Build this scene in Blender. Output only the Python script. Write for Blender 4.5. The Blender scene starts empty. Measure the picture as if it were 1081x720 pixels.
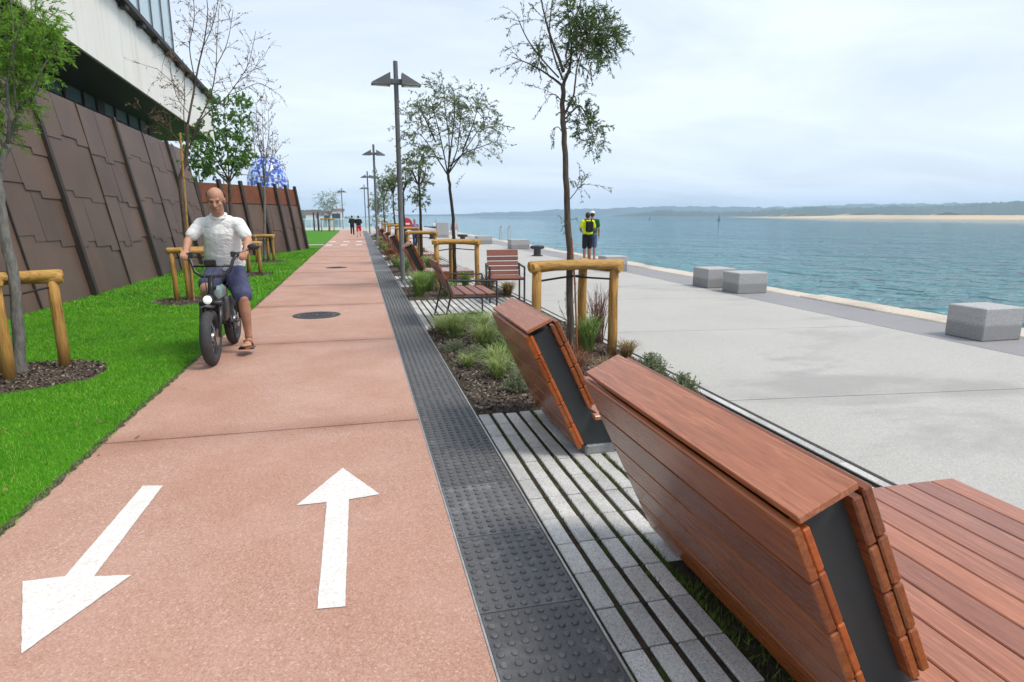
import bpy, bmesh, math, random
import numpy as np
from mathutils import Vector, Matrix, Euler
random.seed(7); RNG = np.random.default_rng(7)
PI = math.pi
scene = bpy.context.scene
C = scene.collection

# ------------------------------------------------------------------ camera calibration of the photograph
FPX, CX, CY, HC = 650.0, 540.5, 360.0, 1.5
PITCH = math.atan2(133.0, FPX); YAW = math.radians(13.803)
RCAM = Euler((PI/2 - PITCH, 0, -YAW), 'XYZ').to_matrix()
def ray(px, py): return RCAM @ Vector(((px-CX)/FPX, -(py-CY)/FPX, -1.0))
def at(px, py, Y):
    r = ray(px, py); t = Y/r.y
    return Vector((r.x*t, Y, HC + r.z*t))
def onz(px, py, Z=0.0):
    r = ray(px, py); t = (Z-HC)/r.z
    return Vector((r.x*t, r.y*t, Z))

# ------------------------------------------------------------------ object helpers
def tag(o, label=None, cat=None, group=None, kind=None):
    if label: o['label'] = label
    if cat: o['category'] = cat
    if group: o['group'] = group
    if kind: o['kind'] = kind
    return o
def empty(name, loc=(0,0,0), rz=0.0, label=None, cat=None, group=None):
    o = bpy.data.objects.new(name, None); C.objects.link(o)
    o.location = loc; o.rotation_euler = (0,0,rz); o.empty_display_size = .1
    return tag(o, label, cat, group)
def link(name, me, mat, parent=None, smooth=False):
    o = bpy.data.objects.new(name, me); C.objects.link(o)
    for m in (mat if isinstance(mat, (list, tuple)) else [mat]): me.materials.append(m)
    if smooth: me.polygons.foreach_set('use_smooth', [True]*len(me.polygons))
    if parent: o.parent = parent
    return o
class MB:
    def __init__(s): s.v=[]; s.f=[]; s.mi=[]
    def add(s, vs, fs, m=0):
        b=len(s.v); s.v += [tuple(v) for v in vs]; s.f += [tuple(i+b for i in f) for f in fs]; s.mi += [m]*len(fs)
        return s
    def box(s, lo, hi, M=None, m=0):
        x0,y0,z0=lo; x1,y1,z1=hi
        vs=[Vector(p) for p in ((x0,y0,z0),(x1,y0,z0),(x1,y1,z0),(x0,y1,z0),(x0,y0,z1),(x1,y0,z1),(x1,y1,z1),(x0,y1,z1))]
        if M: vs=[M@v for v in vs]
        return s.add(vs, [(0,3,2,1),(4,5,6,7),(0,1,5,4),(1,2,6,5),(2,3,7,6),(3,0,4,7)], m)
    def quad(s, a,b,c,d, m=0): return s.add([a,b,c,d],[(0,1,2,3)],m)
    def bbox(s, lo, hi, b=.006, M=None, m=0):      # box with chamfered edges
        x0,y0,z0=lo; x1,y1,z1=hi; vs=[]; idx={}
        for ix,x in enumerate((x0,x1)):
            for iy,y in enumerate((y0,y1)):
                for iz,z in enumerate((z0,z1)):
                    sx,sy,sz=(1-2*ix)*b,(1-2*iy)*b,(1-2*iz)*b
                    for k,p in enumerate(((x,y+sy,z+sz),(x+sx,y,z+sz),(x+sx,y+sy,z))):
                        idx[(ix,iy,iz,k)]=len(vs); vs.append(Vector(p))
        if M: vs=[M@v for v in vs]
        g=lambda *a: idx[a]; fs=[]
        for i in (0,1):
            fs.append([g(i,0,0,0),g(i,1,0,0),g(i,1,1,0),g(i,0,1,0)])
            fs.append([g(0,i,0,1),g(1,i,0,1),g(1,i,1,1),g(0,i,1,1)])
            fs.append([g(0,0,i,2),g(1,0,i,2),g(1,1,i,2),g(0,1,i,2)])
        for a in (0,1):
            for c in (0,1):
                fs.append([g(a,c,0,0),g(a,c,1,0),g(a,c,1,1),g(a,c,0,1)])
                fs.append([g(a,0,c,0),g(a,1,c,0),g(a,1,c,2),g(a,0,c,2)])
                fs.append([g(0,a,c,1),g(1,a,c,1),g(1,a,c,2),g(0,a,c,2)])
                for e in (0,1): fs.append([g(a,c,e,0),g(a,c,e,1),g(a,c,e,2)])
        cen=sum(vs,Vector())/len(vs); out=[]
        for f in fs:
            p=[vs[i] for i in f]; n=(p[1]-p[0]).cross(p[2]-p[0]); fc=sum(p,Vector())/len(p)
            out.append(tuple(f) if n.dot(fc-cen)>0 else tuple(reversed(f)))
        return s.add(vs,out,m)
    def tube(s, pts, rad, n=8, caps=True, m=0):
        pts=[Vector(p) for p in pts]; L=len(pts)
        if not isinstance(rad,(list,tuple)): rad=[rad]*L
        vs=[]; up=None
        for i,p in enumerate(pts):
            d=(pts[min(i+1,L-1)]-pts[max(i-1,0)]).normalized()
            if up is None:
                up=Vector((1,0,0)) if abs(d.x)<.8 else Vector((0,1,0))
            u=(up-d*up.dot(d)).normalized(); w=d.cross(u); up=u
            for k in range(n):
                a=2*PI*k/n; vs.append(p+(u*math.cos(a)+w*math.sin(a))*rad[i])
        fs=[(i*n+k,i*n+(k+1)%n,(i+1)*n+(k+1)%n,(i+1)*n+k) for i in range(L-1) for k in range(n)]
        if caps: fs += [tuple(range(n-1,-1,-1)), tuple((L-1)*n+k for k in range(n))]
        return s.add(vs,fs,m)
    def lathe(s, prof, n=24, M=None, m=0):          # profile of (radius, z); closed top and bottom
        vs=[]
        for r,z in prof:
            for k in range(n):
                a=2*PI*k/n; vs.append(Vector((r*math.cos(a),r*math.sin(a),z)))
        if M: vs=[M@v for v in vs]
        L=len(prof)
        fs=[(i*n+k,i*n+(k+1)%n,(i+1)*n+(k+1)%n,(i+1)*n+k) for i in range(L-1) for k in range(n)]
        fs += [tuple(range(n-1,-1,-1)), tuple((L-1)*n+k for k in range(n))]
        return s.add(vs,fs,m)
    def prism(s, poly, d, m=0):                     # closed polygon (3-D points) swept by vector d
        P=[Vector(p) for p in poly]; d=Vector(d); n=len(P)
        nrm=Vector()
        for i in range(n): nrm += P[i].cross(P[(i+1)%n])
        if nrm.dot(d)<0: P=P[::-1]
        vs=P+[p+d for p in P]
        fs=[tuple(range(n-1,-1,-1)),tuple(range(n,2*n))]+[(i,(i+1)%n,n+(i+1)%n,n+i) for i in range(n)]
        return s.add(vs,fs,m)
    def capsule(s, a, b, ra, rb, n=12, h=4, sq=None):
        a,b=Vector(a),Vector(b); d=b-a; L=d.length
        z=d.normalized() if L>1e-6 else Vector((0,0,1))
        x=z.orthogonal().normalized() if sq is None else (Vector(sq[0])-z*Vector(sq[0]).dot(z)).normalized()
        y=z.cross(x); fx=1.0 if sq is None else sq[1]
        prof=[]
        for i in range(h+1):
            t=-PI/2+PI/2*i/h; prof.append((ra*math.cos(t),ra*math.sin(t)))
        for i in range(h+1):
            t=PI/2*i/h; prof.append((rb*math.cos(t),L+rb*math.sin(t)))
        prof[0]=(ra*.05,-ra); prof[-1]=(rb*.05,L+rb)
        M=Matrix((x*fx,y,z)).transposed().to_4x4(); M.translation=a
        return s.lathe(prof,n,M)
    def ell(s, c, r, R=None, n=16):
        prof=[(max(math.cos(-PI/2+PI*i/10),.04),math.sin(-PI/2+PI*i/10)) for i in range(11)]
        M=Matrix.Diagonal((r[0],r[1],r[2],1))
        if R: M=R.to_4x4()@M
        M.translation=Vector(c)
        return s.lathe(prof,n,M)
    def mesh(s, name):
        me=bpy.data.meshes.new(name); me.from_pydata(s.v,[],s.f); me.update()
        if any(s.mi): me.polygons.foreach_set('material_index', s.mi)
        return me
    def build(s, name, mat, parent=None, smooth=False): return link(name, s.mesh(name), mat, parent, smooth)
def mesh_np(name, V, F, mat, parent=None):
    V=np.ascontiguousarray(V,dtype=np.float32).reshape(-1,3); F=np.ascontiguousarray(F,dtype=np.int32); k=F.shape[1]
    me=bpy.data.meshes.new(name); me.vertices.add(len(V)); me.vertices.foreach_set('co',V.ravel())
    me.loops.add(F.size); me.loops.foreach_set('vertex_index',F.ravel())
    me.polygons.add(len(F)); me.polygons.foreach_set('loop_start',np.arange(0,F.size,k,dtype=np.int32))
    me.update(calc_edges=True)
    return link(name, me, mat, parent)
def autosmooth(o, ang=40):
    me=o.data; bm=bmesh.new(); bm.from_mesh(me); bmesh.ops.recalc_face_normals(bm, faces=bm.faces)
    for e in bm.edges:
        if len(e.link_faces)==2 and e.calc_face_angle(0)>math.radians(ang): e.smooth=False
    for f in bm.faces: f.smooth=True
    bm.to_mesh(me); bm.free(); return o
def fused(mb, name, mat, parent=None, voxel=.009, smooth=2, taubin=.5):
    """one continuous skin grown over overlapping solids"""
    me=mb.mesh(name); o=link(name, me, mat, parent)
    m=o.modifiers.new('r','REMESH'); m.mode='VOXEL'; m.voxel_size=voxel
    if smooth:
        m=o.modifiers.new('s','SMOOTH'); m.iterations=smooth; m.factor=taubin
    dg=bpy.context.evaluated_depsgraph_get(); nm=bpy.data.meshes.new_from_object(o.evaluated_get(dg))
    o.modifiers.clear(); o.data=nm
    if not nm.materials: nm.materials.append(mat)
    nm.polygons.foreach_set('use_smooth',[True]*len(nm.polygons))
    return o
def copy_tree(o, parent=None):
    c=o.copy(); C.objects.link(c)
    if parent: c.parent=parent
    for ch in list(o.children): copy_tree(ch, c)
    return c

# ------------------------------------------------------------------ materials
class N:
    def __init__(s, name):
        s.m=bpy.data.materials.new(name); s.m.use_nodes=True; s.t=s.m.node_tree; s.b=s.t.nodes['Principled BSDF']
        s.co=s.t.nodes.new('ShaderNodeTexCoord').outputs['Object']
    def n(s, typ, **kw):
        nd=s.t.nodes.new(typ)
        for k,v in kw.items():
            if k.startswith('i_'): nd.inputs[int(k[2:]) if k[2:].isdigit() else k[2:].replace('_',' ')].default_value=v
            else: setattr(nd,k,v)
        return nd
    def l(s,a,b): s.t.links.new(a,b); return s
    def map(s, sc, co=None, rot=(0,0,0)):
        nd=s.n('ShaderNodeMapping'); nd.inputs['Scale'].default_value=sc; nd.inputs['Rotation'].default_value=rot; s.l(co or s.co,nd.inputs['Vector']); return nd.outputs[0]
    def noise(s, scale, detail=4, rough=.55, co=None, dist=0):
        nd=s.n('ShaderNodeTexNoise'); nd.inputs['Scale'].default_value=scale; nd.inputs['Detail'].default_value=detail
        nd.inputs['Roughness'].default_value=rough; nd.inputs['Distortion'].default_value=dist; s.l(co or s.co,nd.inputs['Vector']); return nd.outputs['Fac']
    def vor(s, scale, co=None, out='Color', feature='F1'):
        nd=s.n('ShaderNodeTexVoronoi'); nd.feature=feature; nd.inputs['Scale'].default_value=scale; s.l(co or s.co,nd.inputs['Vector']); return nd.outputs[out]
    def ramp(s, fac, stops, interp='LINEAR'):
        nd=s.n('ShaderNodeValToRGB'); cr=nd.color_ramp; cr.interpolation=interp
        while len(cr.elements)<len(stops): cr.elements.new(.5)
        for e,(p,c) in zip(cr.elements,stops): e.position=p; e.color=(*c,1) if len(c)==3 else c
        s.l(fac,nd.inputs[0]); return nd.outputs[0]
    def mix(s, fac, a, b, typ='MIX'):
        nd=s.n('ShaderNodeMix'); nd.data_type='RGBA'; nd.blend_type=typ
        for sock,v in ((nd.inputs[0],fac),(nd.inputs[6],a),(nd.inputs[7],b)):
            if isinstance(v,bpy.types.NodeSocket): s.l(v,sock)
            else: sock.default_value=(*v,1) if isinstance(v,tuple) and len(v)==3 else v
        return nd.outputs[2]
    def math(s, op, a, b=0.0, c=0.0, clamp=False):
        nd=s.n('ShaderNodeMath'); nd.operation=op; nd.use_clamp=clamp
        for sock,v in zip(nd.inputs,(a,b,c)):
            if isinstance(v,bpy.types.NodeSocket): s.l(v,sock)
            else: sock.default_value=v
        return nd.outputs[0]
    def sep(s, co=None):
        nd=s.n('ShaderNodeSeparateXYZ'); s.l(co or s.co,nd.inputs[0]); return nd.outputs
    def isl(s): return s.n('ShaderNodeNewGeometry').outputs['Random Per Island']
    def bump(s, h, strength=.3, dist=.01, prev=None):
        nd=s.n('ShaderNodeBump'); nd.inputs['Strength'].default_value=strength; nd.inputs['Distance'].default_value=dist
        s.l(h,nd.inputs['Height'])
        if prev: s.l(prev,nd.inputs['Normal'])
        s.l(nd.outputs[0],s.b.inputs['Normal']); return nd.outputs[0]
    def col(s,c):
        if isinstance(c,bpy.types.NodeSocket): s.l(c,s.b.inputs['Base Color'])
        else: s.b.inputs['Base Color'].default_value=(*c,1)
        return s
    def set(s, rough=None, spec=None, metal=None, trans=None, ior=None, sheen=None, coat=None):
        for k,v in (('Roughness',rough),('Specular IOR Level',spec),('Metallic',metal),('Transmission Weight',trans),('IOR',ior),('Sheen Weight',sheen),('Coat Weight',coat)):
            if v is None: continue
            if isinstance(v,bpy.types.NodeSocket): s.l(v,s.b.inputs[k])
            else: s.b.inputs[k].default_value=v
        return s
def simple(name, c, rough=.6, var=.15, scale=12, spec=.4, metal=0, bump=0, bscale=None, island=0):
    """plain surface with soft natural variation"""
    n=N(name); k=n.noise(scale,5)
    c1=tuple(max(x*(1-var),0) for x in c); c2=tuple(min(x*(1+var),1) for x in c)
    cc=n.ramp(k,[(.3,c1),(.7,c2)])
    if island:
        r=n.ramp(n.isl(),[(0,(1-island,)*3),(1,(1,)*3)]); cc=n.mix(1.0,cc,r,'MULTIPLY')
    n.col(cc).set(rough,spec,metal)
    if bump: n.bump(n.noise(bscale or scale*5,4),bump,.01)
    return n.m
M={}
def mats():
    # red asphalt of the cycle path: pink and white aggregate, stains, darker next to the joints
    n=N('red_asphalt'); xyz=n.sep()
    ag=n.vor(135); g=n.n('ShaderNodeRGBToBW'); n.l(ag,g.inputs[0])
    c=n.ramp(g.outputs[0],[(0,(.24,.122,.088)),(.3,(.375,.208,.150)),(.62,(.455,.275,.205)),(.85,(.55,.375,.30)),(1,(.70,.58,.50))])
    ag2=n.vor(260); g2=n.n('ShaderNodeRGBToBW'); n.l(ag2,g2.inputs[0])
    c=n.mix(.35,c,n.ramp(g2.outputs[0],[(0,(.24,.12,.095)),(.6,(.47,.285,.235)),(1,(.70,.56,.50))]))
    big=n.noise(.55,5,.6,dist=.6)
    c=n.mix(n.ramp(big,[(.38,(0,)*3),(.75,(.55,)*3)]),c,(.36,.16,.10))
    big2=n.noise(1.3,6,.65)
    c=n.mix(n.ramp(big2,[(.45,(0,)*3),(.8,(.5,)*3)]),c,(.56,.37,.31))
    jj=n.math('PINGPONG',n.math('SUBTRACT',xyz[1],1.24),1.6)
    jn=n.math('ADD',jj,n.math('MULTIPLY',n.math('SUBTRACT',n.noise(2.2,5),.5),.35))
    c=n.mix(n.ramp(jn,[(0,(.55,)*3),(.05,(.3,)*3),(.26,(0,)*3)]),c,(.2,.085,.055))
    n.col(c).set(n.ramp(n.noise(3),[(.3,(.62,)*3),(.7,(.85,)*3)]),.35)
    n.bump(g.outputs[0],.35,.004); M['red']=n.m
    n=N('white_road_paint'); w=n.noise(70,6,.75); w2=n.noise(9,4)
    c=n.mix(n.ramp(w,[(.53,(0,)*3),(.63,(.55,)*3)]),(.68,.68,.665),(.50,.36,.31))
    c=n.mix(n.ramp(w2,[(.45,(0,)*3),(.75,(.35,)*3)]),c,(.58,.53,.49))
    n.col(c).set(.7,.3); n.bump(w,.3,.003); M['paint']=n.m
    # rubber-dark tactile tiles with scuffs
    n=N('tactile_tile'); k=n.noise(7,6,.7,dist=.4); f=n.noise(120,3)
    c=n.ramp(f,[(.3,(.070,.071,.075)),(.7,(.115,.116,.120))])
    c=n.mix(n.ramp(k,[(.52,(0,)*3),(.74,(.6,)*3)]),c,(.26,.26,.27))
    isl=n.ramp(n.isl(),[(0,(.72,)*3),(.8,(1,)*3),(1,(1.22,)*3)])
    c=n.mix(1.0,c,isl,'MULTIPLY')
    n.col(c).set(n.ramp(k,[(.3,(.42,)*3),(.7,(.7,)*3)]),.5); n.bump(n.noise(60,5),.25,.004); M['tactile']=n.m
    # granite setts
    n=N('granite_sett'); sp=n.vor(230); g=n.n('ShaderNodeRGBToBW'); n.l(sp,g.inputs[0])
    c=n.ramp(g.outputs[0],[(0,(.18,.18,.185)),(.25,(.44,.44,.445)),(.6,(.58,.58,.57)),(1,(.70,.69,.68))])
    c=n.mix(1.0,c,n.ramp(n.isl(),[(0,(.74,.74,.74)),(1,(1.04,1.03,1.01))]),'MULTIPLY')
    c=n.mix(n.ramp(n.noise(2.5,6,.7),[(.45,(0,)*3),(.72,(.45,)*3)]),c,(.17,.165,.14))
    n.col(c).set(.75,.3); n.bump(n.noise(160,3),.3,.003); M['granite']=n.m
    n=N('granite_block'); sp=n.vor(190); g=n.n('ShaderNodeRGBToBW'); n.l(sp,g.inputs[0])
    c=n.ramp(g.outputs[0],[(0,(.12,.12,.125)),(.25,(.30,.30,.305)),(.6,(.40,.40,.40)),(1,(.55,.55,.55))])
    z=n.math('ADD',n.sep()[2],n.math('MULTIPLY',n.math('SUBTRACT',n.noise(5,4),.5),.05))
    c=n.mix(n.ramp(z,[(.17,(.5,)*3),(.215,(0,)*3)]),c,(.16,.155,.15))     # tide mark of damp at the foot
    n.col(c).set(.7,.3); n.bump(n.noise(140,3),.3,.003); M['block']=n.m
    # plaza concrete
    def conc(name,a,b,dark,amt,sp=300):
        n=N(name); s_=n.vor(sp); g=n.n('ShaderNodeRGBToBW'); n.l(s_,g.inputs[0])
        c=n.mix(n.ramp(n.noise(.8,6,.6),[(.3,(0,)*3),(.7,(1,)*3)]),a,b)
        c=n.mix(.5,c,n.ramp(g.outputs[0],[(0,tuple(x*.55 for x in a)),(.5,a),(1,tuple(min(x*1.25,1) for x in b))]))
        st=n.noise(.33,6,.62,co=n.map((1,2.2,1)),dist=.5)
        c=n.mix(n.ramp(st,[(.53,(0,)*3),(.63,(amt,)*3)]),c,dark)
        n.col(c).set(n.ramp(st,[(.5,(.8,)*3),(.66,(.45,)*3)]),.35); n.bump(g.outputs[0],.2,.003); return n.m
    M['plaza']=conc('plaza_concrete',(.38,.372,.352),(.45,.442,.42),(.24,.23,.21),.6,150)
    M['slate']=conc('slate_strip',(.235,.23,.245),(.30,.295,.305),(.17,.165,.17),.5)
    M['coping']=conc('quay_coping_stone',(.47,.41,.34),(.60,.54,.46),(.36,.30,.24),.8,60)
    M['quay']=conc('quay_wall_stone',(.22,.2,.17),(.3,.28,.24),(.08,.09,.06),.9,60)
    M['earth']=simple('bare_ground',(.2,.18,.15),.9,.2,.4)
    n=N('soil'); c=n.ramp(n.noise(28,6,.7),[(.3,(.018,.013,.009)),(.6,(.045,.034,.024)),(.8,(.09,.075,.058))])
    c=n.mix(n.ramp(n.noise(1.9,5,.65),[(.52,(0,)*3),(.64,(.85,)*3)]),c,(.038,.055,.010))
    n.col(c).set(.95,.15); n.bump(n.noise(90,5),.8,.01); M['soil']=n.m
    n=N('mulch'); v=n.vor(55); g=n.n('ShaderNodeRGBToBW'); n.l(v,g.inputs[0])
    n.col(n.ramp(g.outputs[0],[(0,(.025,.019,.015)),(.5,(.07,.055,.043)),(1,(.15,.125,.10))])).set(.95,.2); n.bump(g.outputs[0],.8,.01); M['mulch']=n.m
    n=N('mulch_chip'); n.col(n.ramp(n.isl(),[(0,(.030,.022,.017)),(.45,(.085,.062,.047)),(.8,(.15,.12,.098)),(1,(.30,.27,.235))])).set(.9,.2); M['chip']=n.m
    # lawn
    n=N('lawn'); c=n.ramp(n.noise(.9,6,.65),[(.3,(.05,.20,.006)),(.7,(.085,.27,.011))])
    c=n.mix(n.ramp(n.noise(70,5,.8),[(.35,(0,)*3),(.7,(.6,)*3)]),c,(.028,.12,.006))
    n.col(c).set(.9,.15); n.bump(n.noise(140,4),.7,.01); M['lawn']=n.m
    n=N('grass_blade'); c=n.ramp(n.isl(),[(0,(.075,.275,.006)),(.5,(.10,.335,.009)),(.90,(.145,.39,.018)),(.97,(.30,.38,.09)),(1,(.36,.33,.13))])
    c=n.mix(1.0,c,n.ramp(n.noise(1.1,6,.7),[(.3,(.66,.72,.8)),(.5,(1,1,1)),(.72,(1.45,1.15,1.2))]),'MULTIPLY')
    n.col(c).set(.55,.3); M['blade']=n.m
    # hardwood cladding: long grain on Y, every board its own tone
    def wood(name,dark,mid,light,rough,sc=(9,.55,9)):
        n=N(name); r=n.isl(); off=n.n('ShaderNodeCombineXYZ'); n.l(n.math('MULTIPLY',r,37.0),off.inputs[0]); n.l(n.math('MULTIPLY',r,91.0),off.inputs[1])
        ad=n.n('ShaderNodeVectorMath'); ad.operation='ADD'; n.l(n.co,ad.inputs[0]); n.l(off.outputs[0],ad.inputs[1])
        g=n.noise(6,7,.62,co=n.map(sc,ad.outputs[0]),dist=1.2); fn=n.noise(26,3,.6,co=n.map((8,.22,8),ad.outputs[0]))
        c=n.ramp(g,[(.25,dark),(.5,mid),(.8,light)])
        c=n.mix(n.ramp(fn,[(.50,(0,)*3),(.68,(.28,)*3)]),c,dark)
        c=n.mix(1.0,c,n.ramp(r,[(0,(.70,.60,.60)),(.3,(1.0,.90,.88)),(.6,(1.3,1.15,1.0)),(.8,(.92,.92,1.0)),(1,(1.2,1.1,1.05))]),'MULTIPLY')
        n.col(c).set(n.ramp(g,[(.3,(rough,)*3),(.7,(rough+.10,)*3)]),.55); n.bump(fn,.025,.002); return n.m
    M['wood']=wood('oiled_hardwood',(.12,.034,.011),(.245,.074,.022),(.345,.122,.042),.17)
    M['woodseat']=wood('pale_hardwood_boards',(.16,.058,.030),(.295,.115,.062),(.40,.18,.11),.20)  # lighter, pinker tone for the bench top boards and seats
    M['woodend']=wood('hardwood_blocks',(.21,.045,.010),(.37,.090,.018),(.46,.135,.03),.36,(6,6,6))
    M['woodchair']=wood('chair_slat_wood',(.10,.034,.022),(.19,.068,.045),(.26,.10,.07),.42)
    M['plate']=simple('dark_grey_plate',(.040,.044,.045),.55,.12,6,.35)
    M['steel']=simple('grey_painted_steel',(.115,.12,.128),.5,.12,8,.4)
    M['blacksteel']=simple('black_painted_steel',(.035,.036,.04),.45,.15,12)
    M['edge']=simple('galvanised_edge',(.42,.42,.41),.45,.2,15,.5,.6)
    M['iron']=simple('cast_iron',(.055,.054,.055),.6,.3,20,.5,.3,.4,60)
    n=N('pine_post'); co=n.map((14,14,1.6)); k=n.noise(3.2,6,.6,co=co); kn=n.vor(7,co=n.map((1,1,.6)),out='Distance')
    c=n.ramp(k,[(.25,(.22,.10,.022)),(.5,(.40,.215,.055)),(.75,(.50,.30,.09))])
    c=n.mix(n.ramp(kn,[(.06,(.75,)*3),(.17,(0,)*3)]),c,(.11,.055,.018))
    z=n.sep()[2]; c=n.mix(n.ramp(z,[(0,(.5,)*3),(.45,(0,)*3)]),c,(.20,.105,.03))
    ck=n.noise(5,3,.5,co=n.map((9,9,.5))); c=n.mix(n.ramp(ck,[(.60,(0,)*3),(.66,(.7,)*3)]),c,(.13,.075,.028)); gw=n.noise(2.3,4); c=n.mix(n.ramp(gw,[(.5,(0,)*3),(.75,(.4,)*3)]),c,(.27,.22,.14)); n.col(c).set(.7,.3); n.bump(k,.5,.008); M['post']=n.m
    n=N('pine_rail'); k=n.noise(3,6,.6,co=n.map((3,12,12))); kn=n.vor(6,out='Distance')
    c=n.ramp(k,[(.25,(.24,.115,.024)),(.5,(.42,.235,.06)),(.75,(.53,.325,.10))])
    c=n.mix(n.ramp(kn,[(.05,(.8,)*3),(.13,(0,)*3)]),c,(.12,.06,.02))
    ck=n.noise(5,3,.5,co=n.map((.6,9,9))); c=n.mix(n.ramp(ck,[(.60,(0,)*3),(.66,(.7,)*3)]),c,(.14,.08,.03)); gw=n.noise(2.3,4); c=n.mix(n.ramp(gw,[(.5,(0,)*3),(.75,(.4,)*3)]),c,(.30,.245,.15)); n.col(c).set(.7,.3); n.bump(k,.5,.008); M['rail']=n.m
    M['strap']=simple('black_strap',(.015,.015,.016),.7)
    def bark(name,a,b):
        n=N(name); k=n.noise(9,7,.7,co=n.map((4,4,1))); n.col(n.ramp(k,[(.3,a),(.7,b)])).set(.9,.2); n.bump(k,.7,.012); return n.m
    M['barkgrey']=bark('grey_bark',(.085,.082,.078),(.26,.25,.235)); M['barkbrown']=bark('brown_bark',(.050,.038,.030),(.145,.112,.090))
    M['barkdark']=bark('dark_bark',(.022,.018,.016),(.075,.062,.052)); M['twigbrown']=bark('dry_twig',(.085,.055,.042),(.2,.135,.10))
    def leaf(name,a,b,c3,tr=.25):
        n=N(name); n.col(n.ramp(n.isl(),[(0,a),(.55,b),(1,c3)])).set(.55,.3)
        n.b.inputs['Subsurface Weight'].default_value=0
        t=n.n('ShaderNodeBsdfTranslucent'); n.l(n.ramp(n.isl(),[(0,b),(1,c3)]),t.inputs[0])
        ms=n.n('ShaderNodeMixShader'); ms.inputs[0].default_value=tr; out=n.t.nodes['Material Output']
        n.l(n.b.outputs[0],ms.inputs[1]); n.l(t.outputs[0],ms.inputs[2]); n.l(ms.outputs[0],out.inputs[0]); return n.m
    M['leafbright']=leaf('bright_feathery_leaf',(0.0908,0.2063,0.0231),(0.165,0.3465,0.0363),(0.2805,0.495,0.0743),0.45)
    M['leafdark']=leaf('dark_feathery_leaf',(0.0319,0.0638,0.0228),(0.073,0.1368,0.041),(0.1482,0.2394,0.0684),0.45)
    M['leafgrey']=leaf('grey_green_leaf',(0.0607,0.0932,0.0445),(0.1255,0.1782,0.0851),(0.243,0.3038,0.152),0.45)
    M['leafgreen']=leaf('fresh_green_leaf',(0.046,0.115,0.0251),(0.1045,0.2299,0.046),(0.209,0.3971,0.0941),0.4)
    M['leafolive']=leaf('olive_green_leaf',(0.0644,0.1073,0.0257),(0.1287,0.1859,0.0486),(0.2431,0.3003,0.1001),0.45)
    M['leafdry']=leaf('dry_brown_leaf',(.07,.045,.022),(.14,.09,.045),(.22,.15,.075))
    M['leafplum']=leaf('purple_brown_leaf',(.05,.038,.038),(.095,.072,.07),(.15,.115,.105))
    M['tuftgreen']=leaf('pale_green_blade',(0.1222,0.1869,0.0431),(0.2444,0.3306,0.0935),(0.4744,0.5319,0.23),0.3)
    M['tuftlush']=leaf('lush_green_blade',(0.0918,0.1834,0.0367),(0.1918,0.3168,0.07),(0.3668,0.4836,0.1501),0.3)
    M['tuftred']=leaf('rust_red_blade',(.14,.04,.018),(.24,.085,.035),(.36,.20,.10),.3)
    M['tuftplum']=leaf('plum_red_blade',(.10,.035,.035),(.17,.07,.06),(.26,.15,.12),.3)
    M['tufttan']=leaf('straw_tan_blade',(.13,.085,.032),(.24,.165,.07),(.37,.28,.14),.3)
    M['shrubgrey']=leaf('silver_green_leaf',(0.117,0.148,0.086),(0.211,0.25,0.14),(0.374,0.406,0.25),.2)
    # weathering-steel wall
    n=N('weathering_steel'); k=n.noise(.55,6,.6); st=n.noise(1.3,6,.65,co=n.map((1,1,.28))); fi=n.noise(30,4,.7)
    c=n.ramp(k,[(.3,(.075,.049,.038)),(.55,(.112,.072,.055)),(.8,(.15,.092,.064))])
    c=n.mix(n.ramp(st,[(.55,(0,)*3),(.78,(.45,)*3)]),c,(.19,.085,.046)); c=n.mix(n.ramp(fi,[(.5,(0,)*3),(.75,(.3,)*3)]),c,(.05,.037,.032))
    c=n.mix(1.0,c,n.ramp(n.isl(),[(0,(.90,)*3),(1,(1.07,)*3)]),'MULTIPLY')
    n.col(c).set(.55,.4); n.bump(fi,.12,.004); M['corten']=n.m
    M['cortendark']=simple('dark_steel_rib',(.032,.024,.021),.6,.25,4)
    n=N('rusty_steel_band'); k=n.noise(2.2,6,.65); n.col(n.ramp(k,[(.3,(.115,.042,.022)),(.6,(.17,.062,.031)),(.85,(.215,.09,.045))])).set(.75,.25); M['rust']=n.m
    # pale building
    n=N('stained_white_cladding'); st=n.noise(1.1,6,.7,co=n.map((3.2,3.2,.16))); k=n.noise(.5,5)
    c=n.mix(n.ramp(st,[(.5,(0,)*3),(.72,(.6,)*3)]),(.80,.785,.735),(.52,.47,.38)); c=n.mix(n.ramp(k,[(.4,(0,)*3),(.75,(.35,)*3)]),c,(.68,.64,.55))
    n.col(c).set(.55,.4); M['white']=n.m
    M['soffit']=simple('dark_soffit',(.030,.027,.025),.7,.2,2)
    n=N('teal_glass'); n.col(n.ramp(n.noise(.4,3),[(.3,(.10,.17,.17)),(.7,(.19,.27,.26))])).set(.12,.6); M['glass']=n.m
    n=N('pale_glass'); n.col(n.ramp(n.noise(.3,3),[(.3,(.34,.47,.53)),(.7,(.44,.56,.61))])).set(.08,.7); M['paleglass']=n.m
    M['whitewall']=simple('white_render',(.72,.73,.72),.7,.06,3)
    n=N('blue_dot_mosaic'); v=n.vor(4.2,out='Distance'); n.col(n.ramp(v,[(.40,(.04,.10,.46)),(.52,(.08,.17,.58)),(.62,(.50,.58,.80))])).set(.3,.5); M['mosaic']=n.m
    # water
    n=N('sea'); big=n.noise(.045,5,.6,co=n.map((1,.45,1))); x=n.sep()[0]
    c=n.ramp(big,[(.3,(.075,.22,.30)),(.7,(.115,.30,.38))])
    sh=n.math('MULTIPLY',n.math('SUBTRACT',n.math('ADD',x,n.math('MULTIPLY',n.noise(.06,4),16.0)),16.0),1/40.0,clamp=True)
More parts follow.
